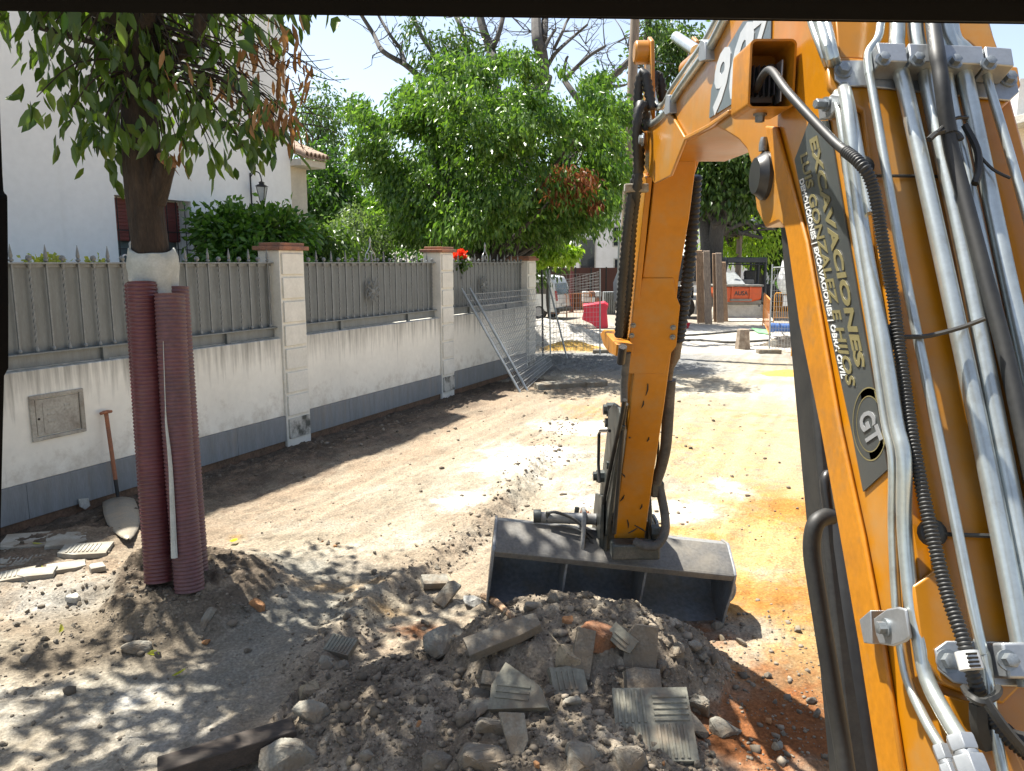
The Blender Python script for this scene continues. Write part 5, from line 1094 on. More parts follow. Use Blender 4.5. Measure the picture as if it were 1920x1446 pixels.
def place(b_vs, b_fs, name, label, cat, loc, rot, m, group=None, smooth=30, bevel=0):
    e = Matrix.Rotation(rot[2], 3, 'Z') @ Matrix.Rotation(rot[1], 3, 'Y') @ Matrix.Rotation(rot[0], 3, 'X')
    b = MB().add([e @ Vector(v)+Vector(loc) for v in b_vs], b_fs); o = b.build(name, m, smooth=smooth, origin=loc, bevel=bevel); return tag(o, label, cat, group)
def chunk(px, py, size, rot, m, label, name='concrete_chunk', cat='rubble', lift=.05, seed=None, n=16, group=None):
    size = tuple(c*.88 for c in size); q = HIT(px, py); vs, fs = hull(size, n, seed if seed is not None else int(px*3+py)); q.z += size[2]*(lift+.06)
    return place(vs, fs, name, label, cat, q, rot, M[m], group)
def slab(px, py, poly, th, rot, m, label, lift=.02, ridges=None, name='paver_piece', cat='paver', group=None, at=None):
    """a broken flat piece: outline in metres, thickness, optional ridge rows (angle, pitch)"""
    q = at if at is not None else HIT(px, py); q = Vector(q)+Vector((0, 0, lift)); n = len(poly); vs = [(x, y, 0) for x, y in poly]+[(x, y, th) for x, y in poly]
    fs = [tuple(reversed(range(n))), tuple(range(n, 2*n))]+[(i, (i+1) % n, (i+1) % n+n, i+n) for i in range(n)]
    if ridges:
        for ang, pitch, (x0, y0, x1, y1) in ridges:
            w = pitch*.28
            if ang == 0: rows = [(x0, y0+pitch*(k+.5)-w, x1, y0+pitch*(k+.5)+w) for k in range(int((y1-y0)/pitch))]
            else: rows = [(x0+pitch*(k+.5)-w, y0, x0+pitch*(k+.5)+w, y1) for k in range(int((x1-x0)/pitch))]
            for a0, b0, a1, b1 in rows:
                k = len(vs); h = .007
                vs += [(a0, b0, th-.001), (a1, b0, th-.001), (a1, b1, th-.001), (a0, b1, th-.001), (a0+.003, b0+.003, th+h), (a1-.003, b0+.003, th+h), (a1-.003, b1-.003, th+h), (a0+.003, b1-.003, th+h)]
                fs += [tuple(k+j for j in f) for f in ((4,5,6,7),(0,1,5,4),(1,2,6,5),(2,3,7,6),(3,0,4,7))]
    return place(vs, fs, name, label, cat, q, rot, M[m], group, smooth=0, bevel=.003 if not ridges else 0)
def rect(w, h): return [(-w/2, -h/2), (w/2, -h/2), (w/2, h/2), (-w/2, h/2)]
def ragged(w, h, seed, n=9):
    rg = random.Random(seed); out = []; cs = [(-w/2, -h/2), (w/2, -h/2), (w/2, h/2), (-w/2, h/2)]; cut = rg.randrange(4); cut2 = rg.randrange(4)
    for i in range(4):
        a, b = cs[i], cs[(i+1) % 4]; L = math.hypot(b[0]-a[0], b[1]-a[1])
        if i == cut or (n > 10 and i == cut2):
            p = cs[i-1]; q1 = rg.uniform(.12, .38); q2 = rg.uniform(.12, .38)
            out += [(a[0]+(p[0]-a[0])*q1, a[1]+(p[1]-a[1])*q1), (a[0]+(b[0]-a[0])*q2, a[1]+(b[1]-a[1])*q2)]; st_ = q2
        else: out.append(a); st_ = 0
        for k in (.33, .62, .85):
            if k <= st_+.08 or (k > .6 and (i+1) % 4 in (cut, cut2)): continue
            k += rg.uniform(-.07, .07); nx, ny = (b[1]-a[1])/L, -(b[0]-a[0])/L; j = rg.uniform(-.022, .006)*min(w, h)*1.6
            out.append((a[0]+(b[0]-a[0])*k+nx*j, a[1]+(b[1]-a[1])*k+ny*j))
    return out
BIG = [
 (836,1212,(.30,.24,.20),(.2,.1,.4),'concrete','largest rough grey concrete lump on the left of the dirt pile crest'),
 (905,1425,(.26,.22,.16),(.1,.2,.2),'concrete_dark','squarish tan grey block at the bottom edge left of the ribbed lumps'),
 (1085,1430,(.22,.20,.15),(.3,.1,.7),'concrete','speckled concrete lump at the bottom edge below the dark hollow'),
 (1185,1432,(.22,.16,.13),(.2,.3,.2),'concrete_dark','rounded grimy lump at the bottom edge under the big ribbed paver'),
 (900,1335,(.20,.16,.12),(.2,.2,.9),'concrete','angular grey lump left of the triangular ribbed paver piece'),
 (925,1365,(.22,.12,.10),(.1,.4,.3),'concrete_dark','oblong grey lump just below the triangular ribbed piece'),
 (872,1350,(.12,.11,.10),(.4,.1,.5),'concrete_dark','small brown grey block left of the oblong lump'),
 (1020,1305,(.14,.15,.12),(.4,.4,.2),'concrete_dark','round topped grey lump beside the triangular ribbed piece'),
 (1072,1322,(.12,.09,.07),(.1,.1,.3),'concrete','flat pale stone under the small ribbed fragment'),
 (900,1305,(.13,.11,.08),(.5,.2,.1),'concrete_dark','dark wedge lump above the angular grey lump'),
 (585,1338,(.22,.13,.10),(.1,.1,-.3),'concrete','flat grey kerb block on the lower left edge of the pile'),
 (575,1300,(.17,.14,.12),(.2,.2,.4),'clay_pale','sandy lump of mortar behind the flat grey kerb block'),
 (560,1428,(.42,.20,.16),(.1,.1,.3),'concrete','long rough concrete lump at the bottom edge beside the timber'),
 (640,1255,(.14,.10,.08),(.3,.2,.2),'concrete_dark','mossy grey lump under the small striped paver'),
 (390,1165,(.10,.20,.06),(.9,.3,.3),'concrete','upright grey shard at the right foot of the tree mound'),
 (482,1140,(.14,.12,.11),(.2,.3,.6),'clay_stone','bright ochre stone at the right of the tree mound'),
 (255,1215,(.20,.13,.10),(.1,.2,.2),'concrete','pale stone lump in the shade left of the tree mound'),
 (1128,1205,(.36,.26,.18),(.2,.3,.5),'clay_rust','big rust brown clod of earth on the pile behind the upright slab'),
 (1062,1238,(.20,.18,.13),(.1,.3,.1),'clay_pale','yellowish clod of clay left of the rust brown clod'),
 (1310,1330,(.16,.14,.14),(.4,.2,.3),'concrete','grey angular lump right of the big ribbed paver'),
 (1303,1372,(.16,.22,.14),(.3,.5,.2),'concrete_dark','tall dark lump leaning against the big ribbed paver'),
 (1355,1372,(.20,.14,.12),(.1,.3,.4),'concrete','smooth grey lump furthest right beside the pile'),
 (1268,1222,(.12,.12,.11),(.2,.4,.6),'concrete','bluish grey lump right of the upright slab'),
 (1300,1215,(.10,.09,.08),(.2,.4,.1),'concrete','smaller grey lump right of the bluish one'),
 (1240,1255,(.12,.10,.09),(.5,.4,.1),'concrete_dark','grey lump in front of the upright slab'),
 (1065,1165,(.08,.07,.06),(.1,.1,.2),'clay_stone','yellow stone near the crest of the pile'),
 (1000,1140,(.13,.10,.09),(.3,.1,.2),'concrete','pale grey lump on the pile crest against the bucket'),
 (1040,1130,(.10,.09,.09),(.3,.4,.2),'concrete_dark','grimy lump on the pile crest in front of the bucket rib'),
 (1388,1208,(.09,.08,.07),(.2,.1,.2),'concrete_dark','dark lump on the orange sand right of the bucket'),
 (1345,1175,(.10,.08,.07),(.2,.1,.9),'concrete_dark','grey lump under the right corner of the bucket'),
 (890,1135,(.22,.14,.10),(.1,.5,.3),'concrete_pale','whitish slab lump at the left end of the bucket'),
 (140,1125,(.14,.11,.08),(.1,.2,.7),'concrete_pale','pale broken lump below the loose pavers'),
 (820,1435,(.16,.12,.10),(.3,.2,.7),'concrete_dark','dark lump at the bottom edge left of the squarish block'),
 (1460,1403,(.08,.06,.06),(.1,.3,.2),'concrete','small grey stone on the rust coloured sand by the boom'),
 (610,1245,(.10,.14,.07),(.4,.2,.5),'concrete','small upright shard left of the mossy lump'),
 (690,1420,(.09,.08,.07),(.4,.2,.5),'concrete','pale pebble lump near the bottom edge of the dark soil'),
]
M['clay_pale'] = mat('pale_clay', (.32,.27,.18), (.24,.19,.13), 9, .95, bump=.4, bsc=30, speck=.2)
M['clay_rust'] = mat('rust_clay', (.23,.10,.045), (.15,.085,.05), 9, .95, bump=.5, bsc=30, speck=.25)
for px, py, sz, rot, m, lab in BIG: chunk(px, py, sz, rot, m, lab, name='rubble_lump')
# pavers, slabs and the timber
slab(1225, 1372, rect(.37, .37), .045, (.50, -.04, -.04), 'paver', 'big square ribbed paver lying face up on the right of the pile', .02, [(1, .03, (-.175, 0, -.005, .175)), (0, .03, (.005, 0, .175, .175)), (1, .03, (-.175, -.175, -.005, -.005)), (1, .03, (.005, -.175, .175, -.005))], 'ribbed_paver')
slab(978, 1325, [(-.14,-.10), (.16,-.06), (.10,.04), (-.10,.14), (-.15,.02)], .05, (.7, -.1, -.35), 'paver', 'triangular broken ribbed paver piece in the middle of the pile', .06, [(0, .03, (-.12, -.05, .06, .06))], 'ribbed_paver_piece')
slab(1062, 1298, ragged(.19, .15, 4), .04, (.7, .1, .3), 'paver', 'small pale ribbed fragment right of the triangular piece', .05, [(1, .03, (-.07, -.05, .07, .05))], 'ribbed_paver_piece')
slab(640, 1222, rect(.17, .13), .04, (.35, .1, -.3), 'paver', 'small striped paver piece on the left flank of the pile', .02, [(1, .022, (-.08, -.06, .08, .06))], 'ribbed_paver_piece')
slab(945, 1215, ragged(.42, .13, 8, 11), .06, (.35, -.28, .25), 'concrete_dark', 'long dark stone slab lying slanted across the pile', .05, name='stone_slab')
slab(1200, 1240, [(-.09,-.14), (.09,-.14), (.085,.15), (-.04,.15), (-.09,.08)], .045, (1.25, .06, -.15), 'concrete_dark', 'upright dark slab standing on the pile below the bucket', .05, name='stone_slab')
slab(1090, 1242, [(-.05,-.13), (.06,-.13), (.05,.12), (-.05,.12)], .035, (1.1, .3, .1), 'concrete_dark', 'thin upright slab beside the yellowish clod', .06, name='stone_slab')
slab(930, 1290, rect(.15, .07), .05, (.8, .1, -.1), 'concrete_dark', 'small brick shaped piece above the triangular ribbed piece', .04, name='stone_slab')
slab(957, 1400, [(-.06,.10), (.06,.10), (.08,-.02), (.02,-.14)], .03, (.9, .1, .1), 'concrete', 'blue grey triangular shard near the bottom of the pile', .05, name='stone_slab')
slab(1200, 1290, ragged(.2, .13, 12), .05, (.8, .2, .2), 'concrete_dark', 'flat slab half buried above the big ribbed paver', .03, name='stone_slab')
slab(815, 1100, rect(.20, .12), .05, (.25, .1, .35), 'concrete', 'loose grey slab on the ground left of the bucket', .02, name='stone_slab')
slab(838, 1128, ragged(.22, .10, 5), .04, (.5, -.5, .9), 'concrete', 'pointed slab leaning beside the left end of the bucket', .05, name='stone_slab')
slab(1165, 1225, ragged(.16, .1, 15), .03, (.8, .5, -.6), 'paver', 'striped paver corner poking out under the rust brown clod', .08, [(0, .025, (-.05, -.035, .05, .035))], 'ribbed_paver_piece')
q0, q1 = HIT(398, 1446), HIT(545, 1370); dv = (q1-q0); 
TB = MB().box((0, 0, 0), (.62, .13, .10)); e = Matrix.Rotation(math.atan2(dv.y, dv.x), 3, 'Z') @ Matrix.Rotation(-.06, 3, 'Y')
tmb = MB().add([e @ v+q1-dv.normalized()*.30+Vector((0, 0, .05)) for v in TB.v], TB.f); tag(tmb.build('timber', M['wood_dark'], bevel=.006, origin=q1-dv.normalized()*.3), 'dark wet timber beam end at the bottom edge of the photo', 'timber')
st = MB(); a_ = HIT(905, 1130); c_ = HIT(962, 1172); st.tube([a_+Vector((0,0,.05)), a_.lerp(c_, .5)+Vector((0,0,.07)), c_+Vector((0,0,.04))], [.022, .026, .015], 7, k=3); tag(st.build('root', M['plank'], origin=a_), 'short brown root stump lying across the pile crest', 'root')
# loose pavers left of the tree
PV = [(55,1012,.40,.40,.02,-.10,'greyish paver at the left edge shaded by the wall',0), (125,1012,.30,.36,.03,.12,'shaded paver behind the sunlit ribbed ones',0), (160,1036,.36,.26,.05,-.35,'sunlit ribbed paver nearest the tree trunk but one',1), (222,1050,.28,.22,.0,.0,'sunlit cracked paver touching the tree mound',1), (50,1050,.40,.24,.02,-.2,'long pale ribbed paver at the left edge of the heap',1), (125,1068,.26,.18,.05,.25,'small tilted pale paver in front of the ribbed ones',0), (22,1083,.30,.20,.04,.1,'cracked pale paver at the left edge of the picture',1), (70,1082,.24,.16,.06,-.15,'broken pale paver lying in front of the others',0), (182,1068,.10,.12,.05,.5,'paver crumb stuck on edge beside the tree mound',0)]
for px, py, w, h_, lift, rz, lab, rb in PV:
    slab(px, py, ragged(w, h_, int(px), 10), .04, (.03*math.sin(px), .04*math.cos(py), rz*.5+.42), 'paver_pale', lab, lift-.055, [(1, .03, (-w*.36, -h_*.33, w*.36, h_*.33))] if rb else None, 'paver')
# kerb stones at the edge of the old footway
for (x0, x1, y, lab) in ((1003, 1092, 724, 'long broken kerb slab at the edge of the old footway'), (1097, 1128, 721, 'short kerb slab beside the long broken one')):
    a_, c_ = G(x0, y+8), G(x1, y+3); d_ = (c_-a_); slab(0, 0, ragged(d_.length, .3, x0, 13), .15, (.06, 0, math.atan2(d_.y, d_.x)), 'concrete', lab, -.02, name='kerb_stone', cat='kerb', at=(a_+c_)/2)
# medium lumps, each its own object, and the gravel nobody could count
hv = [hull((1, 1, 1), 13, 100+k, 0) for k in range(8)]; lump_me = {}
rg = random.Random(5); cnt = 0
for k in range(900):
    if cnt >= 210: break
    r_ = rg.random()
    if r_ < .50: px, py = rg.uniform(600, 1340), rg.uniform(1130, 1445)
    elif r_ < .62: px, py = rg.uniform(0, 220), rg.uniform(1095, 1220)
    elif r_ < .74: px, py = rg.uniform(120, 480), rg.uniform(1080, 1240)
    elif r_ < .88: px, py = rg.uniform(1260, 1540), rg.uniform(1180, 1440)
    else: px, py = rg.uniform(560, 900), rg.uniform(1010, 1240)
    q = HIT(px, py); on = piles(np.array([q.x]), np.array([q.y]))[0] > .03
    if r_ < .50 and not on: continue
    cnt += 1; sz = rg.uniform(.022, .060); key = (rg.randrange(8), 'concrete' if rg.random() < .45 else ('concrete_dark' if rg.random() < .7 else ('clay_stone' if rg.random() < .3 else 'clay_pale')))
    if key not in lump_me:
        o = MB().add(*hv[key[0]]).build('stone', M[key[1]], smooth=20); lump_me[key] = o.data; bpy.data.objects.remove(o)
    o = bpy.data.objects.new('stone', lump_me[key]); C.objects.link(o); o.location = q+Vector((0, 0, sz*.2)); o.rotation_euler = (rg.random()*6, rg.random()*6, rg.random()*6); o.scale = (sz, sz*rg.uniform(.6, 1), sz*rg.uniform(.5, .9))
    tag(o, 'small stone or clod strewn over the dug up ground', 'stone', 'small stones strewn over the dug up ground')
ng = 24000; ico = np.array([(0,0,1),(.89,0,.45),(.28,.85,.45),(-.72,.53,.45),(-.72,-.53,.45),(.28,-.85,.45),(.72,.53,-.45),(-.28,.85,-.45),(-.89,0,-.45),(-.28,-.85,-.45),(.72,-.53,-.45),(0,0,-1)])
icf = np.array([(0,1,2),(0,2,3),(0,3,4),(0,4,5),(0,5,1),(1,6,2),(2,7,3),(3,8,4),(4,9,5),(5,10,1),(6,7,2),(7,8,3),(8,9,4),(9,10,5),(10,6,1),(11,7,6),(11,8,7),(11,9,8),(11,10,9),(11,6,10)])
gxp = RNG.uniform(-4.2, 3.6, ng*4); gyp = 3.1+11*RNG.random(ng*4)**1.5; s_, d_ = wall_sd(gxp, gyp)
w_ = .09+1.6*(piles(gxp, gyp) > .02)+.8*(mound(gxp, gyp) > .03)+.35*((d_ < 1.0))+.5*((gxp > 1.1)*(gyp < 5))+.9*(np.abs(ridge_d(gxp, gyp)) < .25)+.5*(np.hypot(gxp+3.0, gyp-4.8) < .9)
w_ *= np.clip(1.5-gyp/7.5, .45, 1.2); keep = (RNG.random(ng*4) < w_*.55) & (d_ > .05); gxp, gyp = gxp[keep][:ng], gyp[keep][:ng]; m_ = len(gxp)
sz = np.clip(.0052*np.exp(RNG.normal(size=m_)*.7)*(1+.09*np.clip(gyp-5, 0, 9)), .0025, .036)
V = ico[None]*(1+RNG.normal(size=(m_, 12, 1))*.18); V = V*np.stack([np.ones(m_), .6+.5*RNG.random(m_), .45+.4*RNG.random(m_)], 1)[:, None]*sz[:, None, None]
an = RNG.random(m_)*6.28; ca, sa = np.cos(an)[:, None], np.sin(an)[:, None]; V = np.stack([V[:, :, 0]*ca-V[:, :, 1]*sa, V[:, :, 0]*sa+V[:, :, 1]*ca, V[:, :, 2]], 2)
V = V+np.stack([gxp, gyp, hgt(gxp, gyp)+sz*.15], 1)[:, None]; F_ = (icf[None]+np.arange(m_)[:, None, None]*12).reshape(-1, 3); V = V.reshape(-1, 3)
me = bpy.data.meshes.new('gravel'); me.vertices.add(len(V)); me.vertices.foreach_set('co', V.astype(np.float32).ravel()); me.loops.add(F_.size); me.loops.foreach_set('vertex_index', F_.astype(np.int32).ravel())
me.polygons.add(len(F_)); me.polygons.foreach_set('loop_start', np.arange(len(F_))*3); me.polygons.foreach_set('loop_total', np.full(len(F_), 3)); me.update()
gmat = leafmat('gravel', (.10,.082,.06), (.25,.21,.16), 0, .95); me.materials.append(gmat); o = bpy.data.objects.new('gravel', me); C.objects.link(o); tag(o, 'loose grit and crumbs of soil over the dug ground', 'gravel', kind='stuff')
# spade leaning on the wall
hd_ = PW(199, 776, .03); bl = HIT(222, 938); bl = P(222, 938, (bl.y*CT-(bl.z-H)*ST)*.972); tipp = HIT(240, 1012); tipp = P(240, 1012, (tipp.y*CT-(tipp.z-H)*ST)*.985)
SPD = thing('spade', 'old spade with rusty shaft leaning against the wall, blade in the dirt', 'spade', tipp)
mid = hd_.lerp(bl, .76)
MB().tube([hd_, mid], .021, 12).build('shaft', M['rust'], SPD)
MB().tube([mid, bl], [.021, .017], 12).build('socket', M['iron'], SPD)
gp = U*.065; MB().tube([hd_-gp+Vector((0, 0, .012)), hd_-gp*.3+Vector((0, 0, .018)), hd_+gp*.3+Vector((0, 0, .018)), hd_+gp+Vector((0, 0, .014))], [.014, .019, .019, .014], 10).build('grip', M['rust'], SPD)
ax = (tipp-bl); L_ = ax.length; ax.normalize(); sd_ = Vector((1, .25, 0)).normalized(); sd_ = (sd_-ax*sd_.dot(ax)).normalized(); nr_ = ax.cross(sd_)
bmv = []; rows = [(0, .145), (.12, .15), (.35, .15), (.6, .135), (.8, .095), (.93, .05), (1.0, .012)]; nc = 9; fs = []
for q, w in rows:
    for k in range(nc): x = -1+2*k/(nc-1); bmv.append(bl+ax*L_*q*1.05+sd_*w*x+nr_*(.035*(1-x*x)*(1-q*.6)+.02*q))
for i in range(len(rows)-1):
    for k in range(nc-1): a = i*nc+k; fs.append((a, a+1, a+nc+1, a+nc))
BLD = MB().add(bmv, fs).build('blade', M['spade'], SPD, smooth=60); mo_ = BLD.modifiers.new('thickness', 'SOLIDIFY'); mo_.thickness = .003

# ------------------------------------------------------------------ fences, heaps and things down the street
def mesh_panel(name, label, bl, br, tl, tr, nv=26, nh=14, foot=None, group='galvanised mesh fence panels', posts=(1, 1), r=.020):
    bl, br, tl, tr = map(Vector, (bl, br, tl, tr)); t = thing(name, label, 'mesh fence', bl, group=group)
    at_ = lambda u, v: bl.lerp(br, u).lerp(tl.lerp(tr, u), v)
    if posts[0]: MB().tube([at_(0, -.02), at_(0, 1.04)], r, 10).build('post', M['galv'], t)
    if posts[1]: MB().tube([at_(1, -.02), at_(1, 1.04)], r, 10).build('post', M['galv'], t)
    w = MB(); wr = .0048
    for i in range(1, nv): w.tube([at_(i/nv, .03), at_(i/nv, .98)], wr, 4, False)
    for j in range(nh+1):
        v = .03+.95*j/nh; w.tube([at_(q/6, v) for q in range(7)], wr*1.15, 4, False)
    w.build('wire_mesh', M['mesh_wire'], t, smooth=0); return t
bl = G(990, 735); tl = PW(885, 548, .04)
for k, (o_, lab) in enumerate(((Vector((0, 0, 0)), 'mesh fence panel leaning on the wall, the front one of two'), (-U*.28+N*-.02, 'mesh fence panel leaning on the wall behind the front one'))):
    a_ = bl+o_; c_ = tl+o_-N*.01*k; br_ = a_+U*3.4+N*-.85; tr_ = c_+U*3.2
    mesh_panel('mesh_fence', lab, a_, br_, c_, tr_, 30, 15, r=.024, posts=(1, 0))
D_ = 19.9
MF = mesh_panel('mesh_fence', 'upright mesh fence panel on a concrete foot beside the red barrier', P(1032, 664, D_), P(1125, 662, D_), P(1030, 512, D_), P(1125, 510, D_), 15, 16)
MB().tube([P(1018, 668, D_-.3), P(1016, 506, D_-.3)], .025, 8).build('post', M['iron'], MF); MB().tube([P(1063, 672, D_-.8), P(1023, 508, D_-.3)], .022, 8).build('brace', M['galv'], MF)
ft_ = G(1131, 664); MB().prism([ft_+Vector(q) for q in ((-.30,-.14,-.02),(.16,-.14,-.02),(.24,.16,-.02),(-.22,.16,-.02))], (0, 0, .15)).build('concrete_foot', M['concrete'], MF, bevel=.02)
mesh_panel('mesh_fence', 'tilted mesh fence panel behind the red barrier in front of the brown fence', P(1062, 552, 24), P(1126, 545, 22), P(1062, 524, 24), P(1126, 508, 22), 14, 6, posts=(0, 0))
MC_ = mesh_panel('mesh_fence', 'mesh fence panel with square frame right of the small dumper', P(1442, 660, 21), P(1500, 664, 20.6), P(1448, 502, 21), P(1500, 500, 20.6), 10, 15)
MB().tube([P(1448, 502, 21), P(1500, 500, 20.6)], .018, 8).build('top_tube', M['galv'], MC_)
ft_ = G(1440, 664); MB().box(ft_+Vector((.05, .1, .06)), (.6, .3, .12)).build('concrete_foot', M['concrete'], MC_, bevel=.02)
# crowd barriers
def barrier(label, a, b, h, m, nb=12, group='orange crowd barriers', sign=False):
    a, b = Vector(a), Vector(b); t = thing('crowd_barrier', label, 'barrier', a, group=group); up = Vector((0, 0, h)); lo = Vector((0, 0, .22))
    f = MB().tube([a+lo*0, a+up*.93, a.lerp(b, .04)+up, a.lerp(b, .96)+up, b+up*.93, b], .021, 8).tube([a+lo, b+lo], .016, 6); f.build('frame', M[m], t)
    for i in range(1, nb): q = a.lerp(b, i/nb); MB().tube([q+lo, q+up], .010, 5).build('bar', M[m], t)
    if sign: MB().box(a.lerp(b, .45)+up*.75+Vector((0, -.03, 0)), (.28, .012, .42)).build('sign', M['white_plain'], t)
    return t
barrier('orange crowd barrier in front of the parked van', G(1000, 598), G(1062, 597), 1.05, 'barrier_orange', 14)
barrier('orange crowd barrier between the van and the red plastic barrier', G(1063, 596), G(1108, 594), 1.05, 'barrier_orange', 11)
barrier('yellow crowd barrier with a small white notice beside the mesh panel', G(1450, 606), G(1500, 607), 1.2, 'barrier_yellow', 14, sign=True)
barrier('orange crowd barrier seen nearly end on beside the dumper shovel', G(1430, 612), G(1442, 640), 1.25, 'barrier_orange', 9)
barrier('yellow crowd barrier partly hidden behind the boom', G(1484, 668), G(1545, 660), 1.15, 'barrier_yellow', 9)
# red plastic barrier, tipped over on the gravel
def c6(x, y): return (980+x/6.027, 460+y/6.025)
rp = [(675,680),(925,650),(972,682),(950,745),(966,935),(850,952),(780,890),(668,842),(692,740)]
RBR = MB().prism([P(*c6(x, y), 28.2) for x, y in rp], (.05, .42, .05)).build('plastic_barrier', M['red_plastic'], bevel=.03, origin=P(*c6(850, 952), 28.2)); tag(RBR, 'red plastic road barrier tipped on the gravel heap', 'barrier')
# heaps
def heap(name, label, c, rx, ry, h, m, seed, cat='heap', n=46):
    vs = []; fs = []
    g = np.linspace(-1.15, 1.15, n); X, Y = np.meshgrid(g, g); r = np.hypot(X, Y)+.35*(fbm(X*1.6+seed, Y*1.6, 3, seed)-.5)
    Z = np.clip(1-r, -.12, 1)**1.0*1.0; Z = np.where(r < 1, (1-np.clip(r, 0, 1)**1.4), -.1)*h+.10*h*(fbm(X*9, Y*9, 3, seed)-.5)*2
    vs = [(c[0]+x*rx, c[1]+y*ry, c[2]+z) for x, y, z in zip(X.ravel(), Y.ravel(), Z.ravel())]
    for j in range(n-1):
        for i in range(n-1): a = j*n+i; fs.append((a, a+1, a+n+1, a+n))
    return tag(MB().add(vs, fs).build(name, m, smooth=50, origin=c), label, cat)
M['gravel_heap'] = mat('white_gravel', (.52,.50,.45), (.30,.28,.25), 7, .95, bump=1, bsc=16, con=(.42,.6), speck=.3, bdist=.06)
M['sand_heap'] = mat('ochre_sand', (.50,.31,.06), (.40,.24,.06), 5, .95, bump=.6, bsc=18, speck=.2, bdist=.05)
heap('gravel_heap', 'whitish gravel heap behind the mesh fence', (.75, 23.6, 0), 2.2, 1.4, .72, M['gravel_heap'], 3)
heap('gravel_heap', 'low grey gravel heap under the red plastic barrier', (2.6, 24.6, 0), 1.6, 1.0, .26, M['gravel_heap'], 8)
heap('sand_heap', 'bright ochre sand heap behind the mesh fence', (1.65, 21.6, 0), .95, .8, .25, M['sand_heap'], 5)
heap('sand_heap', 'orange sand heap beside the boom on the right', tuple(G(1478, 703)), .8, .45, .12, M['sand_heap'], 9)
# parked van
VX, VD = Vector((-.90, .436, 0)), Vector((.436, .90, 0)); VO = G(1041, 600)       # rear corner nearest, towards the front, across
def V_(x, y, z): return VO + VX*x + VD*y + Vector((0, 0, z))
VAN = thing('parked_van', 'small white van parked beyond the wall end with its rear window showing', 'van', VO)
vp = [(.02,.32),(-.04,.55),(.0,1.02),(.10,1.50),(.28,1.80),(.8,1.86),(2.3,1.86),(2.6,1.78),(3.15,1.22),(3.95,1.02),(4.05,.7),(4.02,.35)]
BOD = MB().prism([V_(x, 0, z) for x, z in vp], VD*1.66).build('body', M['van_white'], VAN, smooth=30, bevel=.06, seg=3)
for x0, x1 in ((.28, 1.0), (1.12, 1.95)): MB().prism([V_(x, -.012, z) for x, z in ((x0, 1.08), (x1, 1.08), (x1, 1.56), (x0+.08, 1.56))], VD*.01).build('side_window', M['glass_dark'], VAN)
MB().prism([V_(x, -.012, z) for x, z in ((2.05,1.08),(2.95,1.08),(2.62,1.56),(2.05,1.56))], VD*.01).build('side_window', M['glass_dark'], VAN)
MB().prism([V_(-.012+.004, .14, 1.05), V_(-.012+.004, 1.52, 1.05), V_(.105, 1.46, 1.52), V_(.105, .20, 1.52)], VX*-.012).build('rear_window', M['glass_dark'], VAN)
for y in (.0, 1.52): MB().prism([V_(-.03, y, .80), V_(-.03, y+.14, .80), V_(.02, y+.14, 1.22), V_(.02, y, 1.22)], VX*-.03).build('tail_light', M['red_lens'], VAN)
MB().box(V_(-.06, .83, .62), (.52, .02, .12), Matrix.Rotation(math.atan2(VD.y, VD.x), 3, 'Z')).build('number_plate', M['white_plain'], VAN)
MB().prism([V_(-.02, -.02, .32), V_(-.02, 1.68, .32), V_(-.02, 1.68, .50), V_(-.02, -.02, .50)], VX*-.09).build('bumper', M['iron'], VAN, bevel=.02)
for x in (.75, 3.25):
    for y in (-.01, 1.45): w = MB().lathe([(.20, 0), (.31, .02), (.32, .06), (.32, .16), (.30, .19)], V_(x, y, .32), VD, 20).build('wheel', M['tyre'], VAN); MB().lathe([(.20, 0), (.18, .03), (.05, .02)], V_(x, y-.012, .32), VD, 16).build('rim', M['rim'], w)
